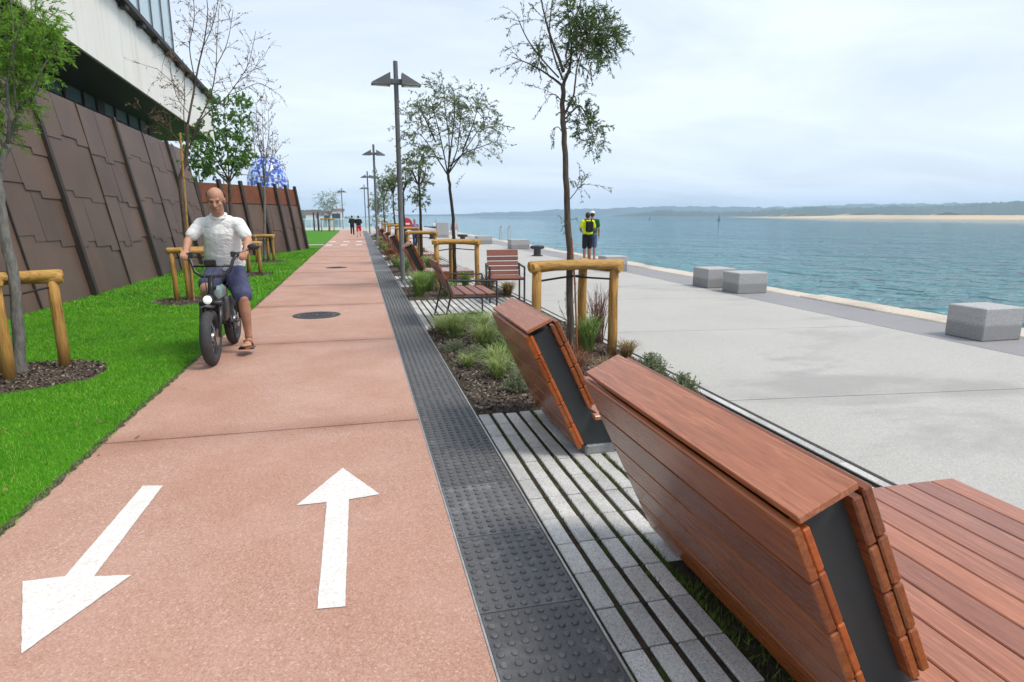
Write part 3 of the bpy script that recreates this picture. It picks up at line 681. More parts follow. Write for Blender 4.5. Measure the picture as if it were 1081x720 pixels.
# ------------------------------------------------------------------ trees
def rv(s=1.0): return Vector((random.gauss(0,s),random.gauss(0,s),random.gauss(0,s)))
class Tree:
    def __init__(s, name, base, label, group, bark, leafm, twigm=None):
        s.root=empty(name,base,0,label,'tree',group); s.base=Vector(base)
        s.trunk=MB(); s.twigs=MB(); s.LV=[]; s.bark=M[bark]; s.leafm=M[leafm]; s.twigm=M[twigm or bark]; s.limbs=[]
    def stem(s, pts, r0, r1, n=8, main=False):
        P=[Vector(p)-s.base for p in pts]; Q=[]
        for i in range(len(P)-1):                       # smooth the polyline a little
            p0=P[max(i-1,0)];p1=P[i];p2=P[i+1];p3=P[min(i+2,len(P)-1)]
            for t in (0,.25,.5,.75):
                Q.append(.5*((2*p1)+(p2-p0)*t+(2*p0-5*p1+4*p2-p3)*t*t+(3*p1-p0-3*p2+p3)*t**3))
        Q.append(P[-1]); m=len(Q)
        jit=.12*r0
        Q=[q+(rv(jit) if 0<i<m-1 else Vector()) for i,q in enumerate(Q)]
        R=[r0+(r1-r0)*i/(m-1) for i in range(m)]
        if main: R[0]*=1.35; R[1]*=1.1
        s.trunk.tube(Q,R,n); s.limbs.append((Q,R)); return s
    def leaf(s, p, d, l, w):
        d=d.normalized(); sd=d.cross(rv(1)).normalized()*w*.5; n=d*l
        s.LV += [p, p+n*.5+sd, p+n, p+n*.5-sd]
    def spray(s, p, d, L, nl, ll, lw, droop=.5, r=.004, spread=.6, twig=True):
        """a twig with leaves along it"""
        d=d.normalized(); pts=[p]; k=4; q=p.copy()
        for i in range(k):
            d=(d+Vector((0,0,-droop*(i+1)/k*.5))+rv(.12)).normalized(); q=q+d*L/k; pts.append(q.copy())
        if twig: s.twigs.tube(pts,[r*(1-.75*i/k) for i in range(k+1)],3,False)
        for _ in range(nl):
            t=random.uniform(.12,1)*k; i=min(int(t),k-1); f=t-i; a=pts[i].lerp(pts[i+1],f); dd=(pts[i+1]-pts[i]).normalized()
            s.leaf(a,dd+rv(spread),ll*random.uniform(.6,1.25),lw*random.uniform(.7,1.3))
        return pts
    def dress(s, per_m, L, nl, ll, lw, start=.25, droop=.5, out=.8, only=None, r=.004, sub=0, twig=True):
        for li,(Q,R) in enumerate(s.limbs):
            if only is not None and li not in only: continue
            tot=sum((Q[i+1]-Q[i]).length for i in range(len(Q)-1)); nn=int(tot*(1-start)*per_m)+1
            for _ in range(nn):
                t=random.uniform(start,1)*(len(Q)-1); i=min(int(t),len(Q)-2); a=Q[i].lerp(Q[i+1],t-i); d=(Q[i+1]-Q[i]).normalized()
                o=rv(1); o=(o-d*o.dot(d)).normalized()
                pts=s.spray(a,d*.6+o*out,L*random.uniform(.5,1.2),nl,ll,lw,droop,r,twig=twig)
                for _ in range(sub):
                    j=random.randint(1,3); s.spray(pts[j],(pts[j+1]-pts[j]).normalized()+rv(.55),L*.55*random.uniform(.5,1.1),int(nl*.7),ll,lw,droop,r*.6,twig=twig)
        return s
    def clump(s, c, rad, n, L, nl, ll, lw, droop=.6, twig=True):
        c=Vector(c)-s.base
        for _ in range(n):
            while 1:
                o=Vector((random.uniform(-1,1),random.uniform(-1,1),random.uniform(-1,1)))
                if o.length<1: break
            p=c+Vector((o.x*rad[0],o.y*rad[1],o.z*rad[2])); s.spray(p,o+Vector((0,0,.3))+rv(.4),L*random.uniform(.6,1.2),nl,ll,lw,droop,.003,twig=twig)
        return s
    def done(s):
        s.trunk.build('trunk',s.bark,s.root,True)
        if s.twigs.v: s.twigs.build('branches',s.twigm,s.root)
        if s.LV:
            V=np.array([tuple(v) for v in s.LV],dtype=np.float32); mesh_np('crown',V,np.arange(len(V)).reshape(-1,4),s.leafm,s.root)
        return s.root
def pl(pxs, Y, jy=0.0, dY=0.0):
    n=len(pxs); return [at(x,y,Y+dY*i/(max(n-1,1))+random.uniform(-jy,jy)*(i>0)) for i,(x,y) in enumerate(pxs)]

# tree in the near bed
Y=6.05; T=Tree('young_tree',at(603,378,Y),'tall slim tree with wispy crown tied to the nearest support beside the benches','trees in the promenade beds','barkbrown','leafdark')
T.stem(pl([(603,380),(602,320),(600,250),(598,200),(595.5,150),(594,110),(595,89)],Y),.040,.022,10,True)
for pxs,dY,r in (([(595,92),(587,85),(580,80),(569,73),(558,67),(540,60)],.3,.014),([(595,76),(584,46),(578,28),(574,12),(569,-6)],-.3,.015),([(595,89),(601,72),(603,61),(602,30),(597,-8)],.1,.018),
                 ([(597,119),(602,108),(606,98),(610,67),(618,45),(627,22)],-.25,.014),([(597,125),(606,116),(613,112),(622,130),(628,152)],.2,.009),([(594,84),(586,62),(580,35),(583,0),(585,-20)],.35,.011),
                 ([(596,70),(608,52),(622,40),(640,42)],.3,.009),([(597,60),(604,30),(612,5),(616,-20)],-.3,.010),([(590,82),(572,62),(556,40),(548,22)],-.2,.008),([(599,213),(606,205),(611,198),(617,194)],-.15,.005),
                 ([(594,108),(586,100),(579,100)],.15,.006),([(594,140),(589,134),(584,136)],.1,.005)):
    T.stem(pl(pxs,Y,.03,dY),r,.004,6)
T.dress(14,.30,17,.036,.008,.3,.45,.8,only=range(1,13),r=.003,sub=1)
T.clump(at(624,36,Y),(.20,.22,.16),95,.20,22,.042,.011); T.clump(at(608,22,Y+.1),(.14,.18,.16),46,.18,20,.042,.011); T.clump(at(641,50,Y),(.13,.16,.16),56,.20,20,.042,.011)
T.clump(at(618,60,Y-.1),(.14,.16,.13),44,.18,18,.042,.011); T.clump(at(634,34,Y-.1),(.14,.16,.13),40,.18,18,.042,.011); T.clump(at(570,60,Y),(.055,.07,.09),34,.12,16,.036,.010)
T.clump(at(612,118,Y),(.10,.1,.08),30,.16,18,.042,.011); T.clump(at(620,133,Y+.1),(.10,.1,.08),34,.16,20,.042,.011); T.clump(at(626,150,Y+.1),(.055,.07,.09),18,.15,16,.042,.011)
T.clump(at(612,198,Y),(.06,.06,.07),12,.12,10,.036,.009); T.clump(at(594,235,Y),(.03,.05,.07),7,.12,8,.03,.008); T.clump(at(614,6,Y),(.12,.15,.12),30,.18,16,.042,.011)
T.done()
# second bed tree, broad crown
Y=12.5; T=Tree('young_tree',onz(482,304,0)+Vector((0,0,0)),'broad crowned grey green tree tied to the second support, behind the slatted chairs','trees in the promenade beds','barkdark','leafgrey')
T.base=Vector((1.87,Y,0)); T.root.location=T.base
T.stem([(1.87,Y,0)]+pl([(480,270),(478,230),(475,200),(473,183)],Y),.038,.026,8,True)
for pxs,dY in (([(473,185),(462,168),(452,152),(440,138)],.4),([(473,186),(468,160),(460,125),(455,105)],-.5),([(473,183),(474,150),(470,115),(468,92)],.2),([(473,183),(482,160),(486,130),(488,108)],.5),
               ([(473,184),(486,165),(500,145),(512,128)],-.4),([(474,176),(490,162),(508,155),(521,150)],.3),([(473,180),(478,140),(480,110),(478,92)],-.2),([(468,168),(455,165),(444,168)],-.3),([(460,150),(447,122),(440,110)],.2),([(488,160),(498,135),(504,115)],-.5)):
    T.stem(pl(pxs,Y,.08,dY),.016,.005,5)
T.dress(12,.42,13,.072,.019,.3,.5,.8,only=range(1,11),r=.004,sub=1)
for c,r,n in (((470,98),(.35,.4,.2),24),((505,122),(.35,.4,.3),34),((512,142),(.3,.4,.2),18),((443,130),(.25,.4,.3),22),((450,112),(.25,.4,.2),15),((438,150),(.2,.3,.25),12),((490,102),(.25,.3,.2),12),((472,128),(.4,.4,.3),14),((490,172),(.15,.2,.2),5)):
    T.clump(at(*c,Y+random.uniform(-.3,.3)),r,int(n*1.5),.34,15,.07,.019)
T.done()
def far_tree(Y, base_px, top_px, fork, half_w, y0c, y1c, label, leafm, nl, bark='barkdark', density=1.0, name='young_tree', group='trees in the promenade beds'):
    b=at(base_px,240,Y); b.z=0
    T=Tree(name,b,label,group,bark,leafm); f=at(fork[0],fork[1],Y)
    T.stem([b,b.lerp(f,.35)+rv(.02),b.lerp(f,.7)+rv(.02),f],.055,.03,7,True)
    top=at(top_px,y0c,Y); bot=at(fork[0],y1c,Y); hw=half_w*Y/FPX; H_=top.z-f.z
    for k in range(9):
        a=k*2.4+random.random(); q=random.uniform(.55,1); e=Vector((f.x+(top.x-f.x)*q+hw*math.cos(a)*random.uniform(.5,.95),Y+hw*math.sin(a)*random.uniform(.5,.95),f.z+H_*(.25+.75*random.random())))
        T.stem([f+Vector((0,0,-.1*k*.1)),f.lerp(e,.5)+rv(.1)+Vector((0,0,.1)),e],.022,.006,4)
    T.dress(8*density,hw*.45,9,.09,.03,.3,.5,.8,only=range(1,10),r=.006,sub=1)
    for k in range(int(14*density)):
        z=random.random(); zz=bot.z+(top.z-bot.z)*z; w=hw*(math.sin(PI*min(max(z*.9+.08,0),1)))**.7
        a=random.uniform(0,2*PI); rr=w*math.sqrt(random.random())
        T.clump((f.x+(top.x-f.x)*z+rr*math.cos(a),Y+rr*math.sin(a),zz),(hw*.35,hw*.35,hw*.3),nl,hw*.35,11,.09,.032)
    return T.done()
far_tree(19.2,444,441,(442,195),15,150,218,'slender grey green tree right behind the man in the checked shirt','leafgrey',9)
far_tree(25.5,427,425,(426,200),9,172,232,'thin sparse tree between the tallest lamp and the red round sign','leafgrey',6,density=.7)
far_tree(32.5,417,412,(415,205),9,176,225,'slim olive tree fourth in the row of promenade trees','leafolive',7)
far_tree(39,405.5,404,(405,212),12,176,230,'dense olive green tree just right of the second street lamp','leafolive',16,density=1.3)
far_tree(52,398,397,(398,225),8,205,240,'low leafy tree, farthest of the promenade trees by the lamps','leafolive',12)
far_tree(61,348,347,(348,228),13,203,224,'small round tree standing alone beyond the far end of the lawn','leafolive',12,'barkgrey',name='lawn_tree',group='trees on the lawn')
# lawn trees
Y=6.62; T=Tree('lawn_tree',(at(22,398,Y).x,Y,0),'nearest lawn tree with grey curved trunk and bright green feathery crown','trees on the lawn','barkgrey','leafbright','barkbrown')
T.stem([(at(22,398,Y).x,Y,0)]+pl([(19,350),(13,290),(5,240),(-1,205),(0,175),(8,152)],Y),.055,.030,10,True)
for pxs,dY,r in (([(8,152),(17,125),(27,108),(40,95),(44,70)],.2,.016),([(8,152),(10,125),(8,90),(14,40),(10,-10)],-.2,.016),([(8,150),(20,118),(22,80),(35,30),(38,-10)],.35,.014),([(6,160),(-6,130),(-14,90),(-20,40)],-.3,.014),([(30,105),(40,80),(52,60),(62,48)],.1,.009),([(18,122),(14,60),(28,10)],-.35,.01),([(-8,120),(-2,70),(0,10)],.3,.01),([(8,150),(14,140),(22,128)],.1,.006)):
    T.stem(pl(pxs,Y,.04,dY),r,.004,6)
T.dress(9,.24,18,.048,.010,.3,.35,.8,only=range(1,9),r=.003,sub=1)
for c,r,n in (((20,30),(.24,.3,.26),70),((40,45),(.18,.25,.17),58),((52,48),(.10,.15,.09),22),((5,55),(.24,.3,.2),50),((30,75),(.16,.2,.14),32),((14,95),(.1,.15,.15),18),((24,112),(.05,.1,.10),18),((6,140),(.09,.1,.06),26),((-15,70),(.25,.3,.4),60),((20,2),(.25,.3,.2),46),((22,90),(.07,.1,.12),18)):
    T.clump(at(*c,Y+random.uniform(-.1,.1)),r,n,.17,22,.05,.0105)
T.done()
Y=12.0; T=Tree('lawn_tree',(at(203,318,Y).x,Y,0),'tall nearly bare brown lawn tree behind the cyclist','trees on the lawn','barkbrown','leafdry','twigbrown')
T.stem([(at(203,318,Y).x,Y,0)]+pl([(200,280),(194,230),(190,190),(196,170),(198,131)],Y),.045,.026,8,True)
for pxs,dY,r in (([(198,131),(204,100),(209,72),(217,35),(219,10),(216,-25)],.3,.02),([(200,156),(208,135),(214,124),(228,112),(240,101),(254,82),(263,65),(270,33)],-.4,.014),([(203,140),(216,115),(224,95),(228,70),(229,49),(231,10)],.2,.014),([(196,150),(194,120),(195,95),(193,62)],-.2,.009),([(196,165),(186,145),(170,132),(158,122)],.25,.010),
                 ([(206,85),(200,50),(205,20),(203,-20)],-.3,.010),([(212,55),(225,25),(232,-10)],.3,.008),([(240,101),(255,95),(272,88),(283,92)],-.5,.006),([(228,70),(240,45),(246,10)],.1,.008),([(250,88),(266,75),(280,58)],.3,.005),([(194,100),(180,85),(165,72)],.3,.006),([(200,120),(186,100),(178,60)],-.3,.007)):
    T.stem(pl(pxs,Y,.06,dY),r,.004,5)
T.dress(9,.42,4,.06,.013,.25,.15,.75,only=range(1,13),r=.0045,sub=2)
for c,r,n in (((156,121),(.2,.3,.12),12),((172,135),(.15,.2,.1),7),((180,85),(.2,.3,.3),7),((262,80),(.25,.3,.3),8),((225,30),(.4,.3,.5),8)): T.clump(at(*c,Y),r,n,.28,9,.06,.016)
T.done()
Y=17.0; T=Tree('lawn_tree',(at(244,290,Y).x,Y,0),'leafy green lawn tree with upright shoots directly above the cyclist','trees on the lawn','barkbrown','leafgreen')
T.stem([(at(244,290,Y).x,Y,0)]+pl([(244,250),(243,215),(242,193)],Y),.05,.036,8,True)
for pxs,dY in (([(242,193),(232,170),(226,140),(223,104)],.3),([(242,193),(240,160),(238,130),(237,104)],-.3),([(242,193),(248,165),(254,135),(255,106)],.4),([(242,195),(225,178),(210,165),(200,152)],-.5),([(242,193),(252,178),(262,165),(266,150)],.2),([(240,188),(215,175),(203,172)],.5),([(242,190),(220,155),(210,135)],.1)):
    T.stem(pl(pxs,Y,.05,dY),.02,.006,5)
T.dress(8,.28,12,.09,.045,.25,.1,.6,only=range(1,8),r=.005,sub=1)
for c,r,n in (((215,168),(.4,.5,.3),44),((240,160),(.45,.5,.35),54),((228,178),(.4,.4,.2),30),((254,150),(.16,.2,.45),34),((255,120),(.10,.12,.35),22),((223,128),(.09,.1,.4),12),((237,120),(.08,.1,.4),11),((204,158),(.18,.3,.2),14),((256,175),(.2,.3,.2),20)): T.clump(at(*c,Y),r,n,.26,12,.095,.048,-.1)
T.done()
Y=21.6; T=Tree('lawn_tree',(at(279.5,277,Y).x,Y,0),'slim bare lawn tree with pale trunk in front of the farther steel wall','trees on the lawn','barkgrey','leafplum','twigbrown')
T.stem([(at(279.5,277,Y).x,Y,0)]+pl([(279,250),(279.5,220),(279,196)],Y),.05,.03,8,True)
for pxs,dY in (([(279,196),(276,165),(272,140),(270,108)],.3),([(279,196),(281,165),(284,140),(283,116)],-.3),([(279,196),(285,175),(288,155),(287,135)],.3),([(279,196),(271,175),(268,150),(266,130)],-.4),([(279,190),(278,150),(277,120)],.1),([(280,190),(290,178),(300,172)],.4)):
    T.stem(pl(pxs,Y,.06,dY),.018,.005,4)
T.dress(8,.5,7,.07,.022,.2,-.2,.5,only=range(1,7),r=.006,sub=2); T.done()

# ------------------------------------------------------------------ timber tree supports
def support(posts, rails, straps, h, label, loc, r=.048, stakes=()):
    root=empty('tree_support',loc,0,label,'tree support','timber tree supports'); o=Vector(loc)
    for x,y in posts:
        mb=MB(); p=Vector((x,y,0))-o
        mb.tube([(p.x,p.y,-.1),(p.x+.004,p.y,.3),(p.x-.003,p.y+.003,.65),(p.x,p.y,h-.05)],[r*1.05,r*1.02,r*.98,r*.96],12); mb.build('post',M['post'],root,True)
    for (a,b,z) in rails:
        mb=MB(); A=Vector((a[0],a[1],z))-o; Bv=Vector((b[0],b[1],z))-o; d=(Bv-A).normalized()
        A-=d*.085; Bv+=d*.085; m=A.lerp(Bv,.5)+Vector((0,0,.006))
        mb.tube([A,A.lerp(Bv,.02),m,A.lerp(Bv,.98),Bv],[r*.92,r*1.06,r*1.04,r*1.06,r*.92],12); rl=mb.build('rail',M['rail'],root); autosmooth(rl,50)
    mb=MB()
    for s_ in straps: mb.tube([Vector(q)-o for q in s_],.011,6)
    mb.build('strap',M['strap'],root)
    return root
def tri_support(c, w, dpt, h, label, rot=0.0, front=-1):
    c=Vector((c[0],c[1],0)); R=Matrix.Rotation(rot,3,'Z')
    a=c+R@Vector((-w/2,front*dpt*.35,0)); b=c+R@Vector((w/2,front*dpt*.35,0)); d=c+R@Vector((.05,-front*dpt*.65,0))
    zs=h-.17
    st=[[(a.x,a.y,zs),(c.x,c.y-.02,zs+.03),(b.x,b.y,zs)],[(d.x,d.y,zs),(c.x,c.y+.05,zs+.02)]]
    return support([(a.x,a.y),(b.x,b.y),(d.x,d.y)],[(a,b,h),(a,d,h-.012),(b,d,h-.024)],st,h,label,(c.x,c.y,0))
a,b,d=(1.705,5.90),(2.565,5.98),(2.36,6.36)
support([a,b,d],[(a,b,1.0),(a,d,.985),(d,b,.97)],[[(1.705,5.90,.85),(1.95,5.98,.87),(2.11,6.0,.885),(2.3,5.99,.865),(2.565,5.98,.845)],[(2.11,6.06,.88),(2.36,6.32,.86)]],1.0,'yellow timber tree support in the near planting bed, right of the short bench',(2.11,6.05,0),.050)
a,b,d=(-3.165,6.40),(-2.905,6.86),(-3.42,6.72)
support([a,b,d],[((-3.55,6.33),b,.93),(a,d,.915),(b,d,.90)],[[(-3.6,6.35,.79),(-3.2,6.55,.78),(-3.1,6.62,.775),(-3.0,6.72,.80),(-2.905,6.86,.82)]],.93,'yellow timber tree support on the lawn at the left edge',(-3.1,6.62,0),.050)
a,b,d=(-3.17,11.9),(-2.66,12.15),(-2.96,11.86)
support([a,b,d],[(a,b,.90),(a,d,.885),(d,b,.87)],[[(-3.17,11.9,.76),(-2.98,12.0,.77),(-2.66,12.15,.76)]],.90,'timber tree support half hidden behind the cyclist on the lawn',(-2.98,12,0),.044)
tri_support((-2.78,17.0),.5,.5,.80,'timber tree support partly hidden behind the mirror of the bicycle',.3)
a,b,d=(-3.22,21.4),(-2.72,21.5),(-2.95,22.0)
support([a,b,d],[(a,b,.84),(a,d,.825),(d,b,.81)],[[(-3.22,21.4,.7),(-2.95,21.6,.7),(-2.72,21.5,.7)]],.84,'timber tree support nearest the end of the farther steel wall',(-2.95,21.6,0),.045)
tri_support((-2.75,61),1.1,.9,1.15,'small timber support under the round tree beyond the lawn')
for (c,lb) in (((1.86,12.5),'timber tree support directly behind the two slatted chairs'),((1.83,19.2),'timber tree support in front of the man in the checked shirt'),((1.9,25.5),'timber tree support third beyond the slatted chairs'),((1.9,32.5),'timber tree support fourth beyond the slatted chairs'),((1.9,39),'timber tree support fifth beyond the slatted chairs'),((1.9,52),'timber tree support farthest along the promenade')):
    tri_support(c,.82,.75,.98,lb,.08)
# bamboo canes beside two trunks
tag(MB().tube([(2.16,5.92,0),(2.125,5.95,.8),(2.085,5.97,1.28)],.010,6).build('stake',M['leather']),'thin reddish cane standing against the nearest promenade tree','stake')
tag(MB().tube([at(205,318,11.8)*1.0]+[at(198,240,11.8),at(190,140,11.8)],.016,6).build('stake',M['rail']),'tall pale cane tied to the nearly bare lawn tree','stake')

# ------------------------------------------------------------------ plants in the beds
def tuft(name, x,y,h,spread,nb,mat,label,w=.006,droop=1.0,group='plants in the planting beds',z=None):
    V=[];F=[]; z0=bedz(x,y)-.01 if z is None else z
    for _ in range(nb):
        a=random.uniform(0,2*PI); ln=h*random.uniform(.55,1.1); o=spread*random.uniform(.15,1.0); r0=spread*.22*math.sqrt(random.random()); a0=random.uniform(0,2*PI)
        p0=Vector((r0*math.cos(a0),r0*math.sin(a0),0)); dr=Vector((math.cos(a),math.sin(a),0)); sd=Vector((-dr.y,dr.x,0))
        pts=[p0, p0+dr*o*.28+Vector((0,0,ln*.55)), p0+dr*o*.7+Vector((0,0,ln*(.92-.1*droop))), p0+dr*o*1.1+Vector((0,0,ln*(1.0-.35*droop*random.random())))]
        ww=[w*.7,w,w*.75,w*.08]; b=len(V)
        for p,q in zip(pts,ww): V += [tuple(p-sd*q*.5),tuple(p+sd*q*.5)]
        for i in range(3): F.append((b+2*i,b+2*i+1,b+2*i+3,b+2*i+2))
    o=mesh_np(name,V,F,M[mat]); o.location=(x,y,z0); return tag(o,label,'plant',group)
def shrub(name,x,y,r,h,ns,mat,label,ll=.022,lw=.007,group='plants in the planting beds'):
    LV=[]; tw=MB()
    for _ in range(ns):
        a=random.uniform(0,2*PI); el=random.uniform(.25,1.5); d=Vector((math.cos(a)*math.cos(el),math.sin(a)*math.cos(el),math.sin(el))); L=random.uniform(.6,1.05)
        tip=Vector((d.x*r,d.y*r,d.z*h))*L
        for k in range(14):
            t=random.uniform(.25,1); p=tip*t; dd=(tip.normalized()+rv(.6)).normalized(); s_=dd.cross(rv(1)).normalized()*lw*.5; l=ll*random.uniform(.7,1.3)
            LV += [p,p+dd*l*.5+s_,p+dd*l,p+dd*l*.5-s_]
    V=np.array([tuple(v) for v in LV]); o=mesh_np(name,V,np.arange(len(V)).reshape(-1,4),M[mat]); o.location=(x,y,bedz(x,y)-.01); return tag(o,label,'plant',group)
tuft('grass_tuft',1.10,7.35,.33,.34,520,'tuftgreen','largest pale green grass tuft at the chair end of the near bed')
tuft('grass_tuft',1.33,6.75,.30,.34,480,'tuftgreen','pale grass tuft against the back of the short bench')
tuft('grass_tuft',1.25,5.75,.25,.27,300,'tuftgreen','bright small grass tuft in the middle of the near bed')
tuft('grass_tuft',1.40,6.05,.26,.24,260,'tuftlush','greener grass tuft touching the short bench in the near bed')
tuft('grass_tuft',1.18,5.35,.22,.24,260,'tuftgreen','yellowish grass tuft second from the paving end of the near bed')
shrub('lavender_shrub',.98,6.7,.20,.16,150,'shrubgrey','grey green shrub nearest the kerb in the near bed')
shrub('lavender_shrub',1.13,6.25,.23,.17,170,'shrubgrey','grey green shrub between the grass tufts of the near bed')
shrub('lavender_shrub',1.27,5.42,.20,.17,150,'shrubgrey','olive grey shrub beside the yellowish tuft in the near bed')
shrub('lavender_shrub',1.25,4.87,.18,.22,190,'shrubgrey','round silvery shrub closest to the stone paving')
tuft('red_grass',1.80,5.05,.34,.26,230,'tuftred','rust red grass tuft at the foot of the nearest promenade tree')
tuft('red_grass',1.95,5.55,.30,.22,160,'tuftred','smaller rust red grass tuft left of the middle timber post')
tuft('grass_tuft',2.36,6.15,.45,.26,280,'tuftlush','upright green grass tuft between the two right timber posts')
tuft('red_grass',2.72,6.75,.70,.30,130,'tuftplum','tall plum red grass leaning out behind the right timber post',.006,.3)
tuft('grass_tuft',1.75,6.9,.42,.30,240,'tuftlush','green grass tuft seen beyond the short bench top, left of the tree')
tuft('grass_tuft',2.66,5.80,.24,.20,330,'tufttan','tan sedge tuft just right of the right timber post',.005,1.5)
shrub('low_shrub',2.60,5.12,.20,.22,210,'shrubgrey','larger low green shrub at the plaza edge above the nearest bench',.026,.011)
shrub('low_shrub',2.66,4.62,.16,.18,160,'shrubgrey','smaller low green shrub at the plaza edge, nearest the drain',.026,.011)
shrub('low_shrub',2.55,5.5,.14,.10,60,'tuftred','brownish low shrub beside the tan sedge tuft',.022,.01)
for (x,y,h,sp_,nb,mt,lb) in ((.98,7.75,.26,.28,300,'tuftgreen','pale grass tuft at the kerb corner of the near bed below the chairs'),(1.45,7.5,.28,.30,320,'tuftgreen','pale grass tuft behind the largest one, toward the chairs'),(1.0,5.95,.16,.20,170,'tuftgreen','small pale grass tuft close to the kerb halfway along the near bed'),
    (1.62,6.3,.28,.28,300,'tuftlush','grass tuft half hidden by the top of the short bench'),(1.75,7.8,.26,.28,260,'tuftgreen','pale grass tuft beside the twiggy plant at the chair end'),(2.15,5.2,.2,.2,160,'tufttan','straw tuft at the foot of the tree, plaza side'),(2.3,7.6,.26,.26,220,'tuftlush','green tuft behind the twiggy plant, next to the chair paving')):
    tuft('grass_tuft',x,y,h,sp_,nb,mt,lb)
sp=MB(); r_=empty('twiggy_plant',(2.36,6.85,0),0,'thin twiggy plant standing left of the nearest promenade tree trunk','plant','plants in the planting beds')
T_=Tree.__new__(Tree); T_.base=Vector((2.36,6.85,0)); T_.trunk=MB(); T_.twigs=MB(); T_.LV=[]; T_.limbs=[]
for k in range(7):
    e=Vector((random.gauss(0,.13),random.gauss(0,.1),random.uniform(.5,.75))); T_.spray(Vector((0,0,0)),e,e.length,26,.03,.011,-.1,.005,.9)
T_.twigs.build('stems',M['barkdark'],r_); V=np.array([tuple(v) for v in T_.LV]); mesh_np('leaves',V,np.arange(len(V)).reshape(-1,4),M['leafgrey'],r_)
BL=['deep green grass clump spilling over the kerb beyond the chairs','green grass clump left of the back of the sea facing chair','grass clump behind the legs of the sea facing chair','straw coloured sedge behind the chair facing the viewer','small tan sedge at the plaza side behind the chairs','low grass under the second timber support']
for (x,y,h,s_,nb,mt),lb in zip(((1.05,11.5,.50,.36,560,'tuftlush'),(1.30,12.3,.45,.36,420,'tuftlush'),(1.55,11.35,.32,.32,300,'tuftlush'),(2.35,11.55,.38,.36,420,'tufttan'),(2.68,11.25,.28,.3,320,'tufttan'),(2.1,12.6,.36,.3,240,'tuftlush')),BL): tuft('grass_tuft',x,y,h,s_,nb,M and mt,lb,.009)
FB=[(1.1,16.6,'tuftlush','olive grass clump by the kerb behind the third bench'),(1.9,17.2,'tuftgreen','pale grass clump in the bed behind the third bench'),(1.0,21.6,'tuftred','reddish grass clump by the kerb behind the fourth bench'),(1.8,22.4,'tuftgreen','pale grass clump seen past the fourth bench'),(1.05,18.4,'tufttan','tan grass clump by the kerb just before the fourth bench'),(1.05,25.6,'tuftlush','green grass clump by the kerb before the fifth bench'),(1.0,28.5,'tufttan','tan grass clump by the kerb past the fifth bench'),(1.1,33.5,'tuftlush','green grass clump by the kerb past the second lamp'),(1.1,40,'tufttan','tan grass clump by the kerb near the farthest bench')]
for x,y,mt,lb in FB: tuft('grass_tuft',x,y,.42,.42,260,mt,lb,.016)
tuft('grass_tuft',1.55,8.75,.16,.40,420,'tuftlush','low weedy grass growing through the paving under the sea facing chair',.006,1.0,z=-.02)

# ------------------------------------------------------------------ stone blocks, bollards on the quay
def block(x0,y0,w,d,h,label,rz=0):
    mb=MB(); mb.bbox((-w/2,-d/2,0),(w/2,d/2,h),.012,Matrix.Rotation(rz,4,'Z')); o=mb.build('stone_block',M['block']); o.location=(x0+w/2,y0+d/2,.003)
    return tag(o,label,'stone block','granite seat blocks along the quay')
block(7.22,5.70,.60,.50,.40,'nearest granite seat block, cut by the right edge of the photo')
block(7.07,10.47,.64,.55,.40,'granite seat block nearer of the close pair on the slate strip')
block(7.0,11.45,.64,.60,.40,'granite seat block farther of the close pair on the slate strip')
block(6.45,15.6,.62,.6,.40,'granite seat block right of the couple in yellow and green')
block(6.6,27.0,.85,.7,.42,'pale granite seat block to the right of the thin steel ladder rail')
block(6.0,32.0,.8,.7,.42,'pale granite seat block beside the second black bollard')
mb=MB(); mb.bbox((-.4,-.3,0),(.4,.3,1.0),.01); o=mb.build('concrete_box',M['block']); o.location=(5.55,42.5,.003); tag(o,'tall grey concrete box standing by the far quay','concrete box')
def bollard(x,y,s,label):
    mb=MB(); mb.lathe([(.23*s,0),(.23*s,.03*s),(.15*s,.05*s),(.145*s,.25*s),(.19*s,.33*s),(.20*s,.38*s),(.15*s,.42*s),(.05*s,.43*s)],20)
    mb.capsule((-.22*s,0,.35*s),(.22*s,0,.35*s),.075*s,.075*s); o=mb.build('mooring_bollard',M['blacksteel']); o.location=(x,y,.004); autosmooth(o); return tag(o,label,'bollard','black mooring bollards')
bollard(6.45,22.3,.92,'black mooring bollard on the quay right of the chair facing the viewer')
bollard(5.75,35.2,1.0,'far black mooring bollard beside the white topped walker')
bollard(4.55,40,1.0,'farthest black mooring bollard left of the tall concrete box')
mb=MB()
for dx in (0,.5):
    mb.tube([(dx,0,-.5),(dx,0,.75),(dx+.0,-.5,.9),(dx,-.7,0)],.022,6)
o=mb.build('quay_ladder',M['edge']); o.location=(8.1,36,0); tag(o,'thin steel ladder handrail at the far quay edge','ladder rail')
# round red sign on a post
root=empty('road_sign',(2.07,28,0),0,'round red sign with a white bar behind the tallest lamp','road sign')
MB().tube([(0,0,0),(0,0,1.3)],.03,8).build('pole',M['steel'],root)
Mr=Matrix.Translation((0,-.04,1.12))@Matrix.Rotation(PI/2,4,'X')
d_=MB().lathe([(.25,-.01),(.26,0),(.26,.008),(.24,.01)],32,Mr).build('disc',M['signred'],root)
MB().box((-.15,-.056,1.08),(.15,-.052,1.16)).build('white_bar',M['signwhite'],d_)

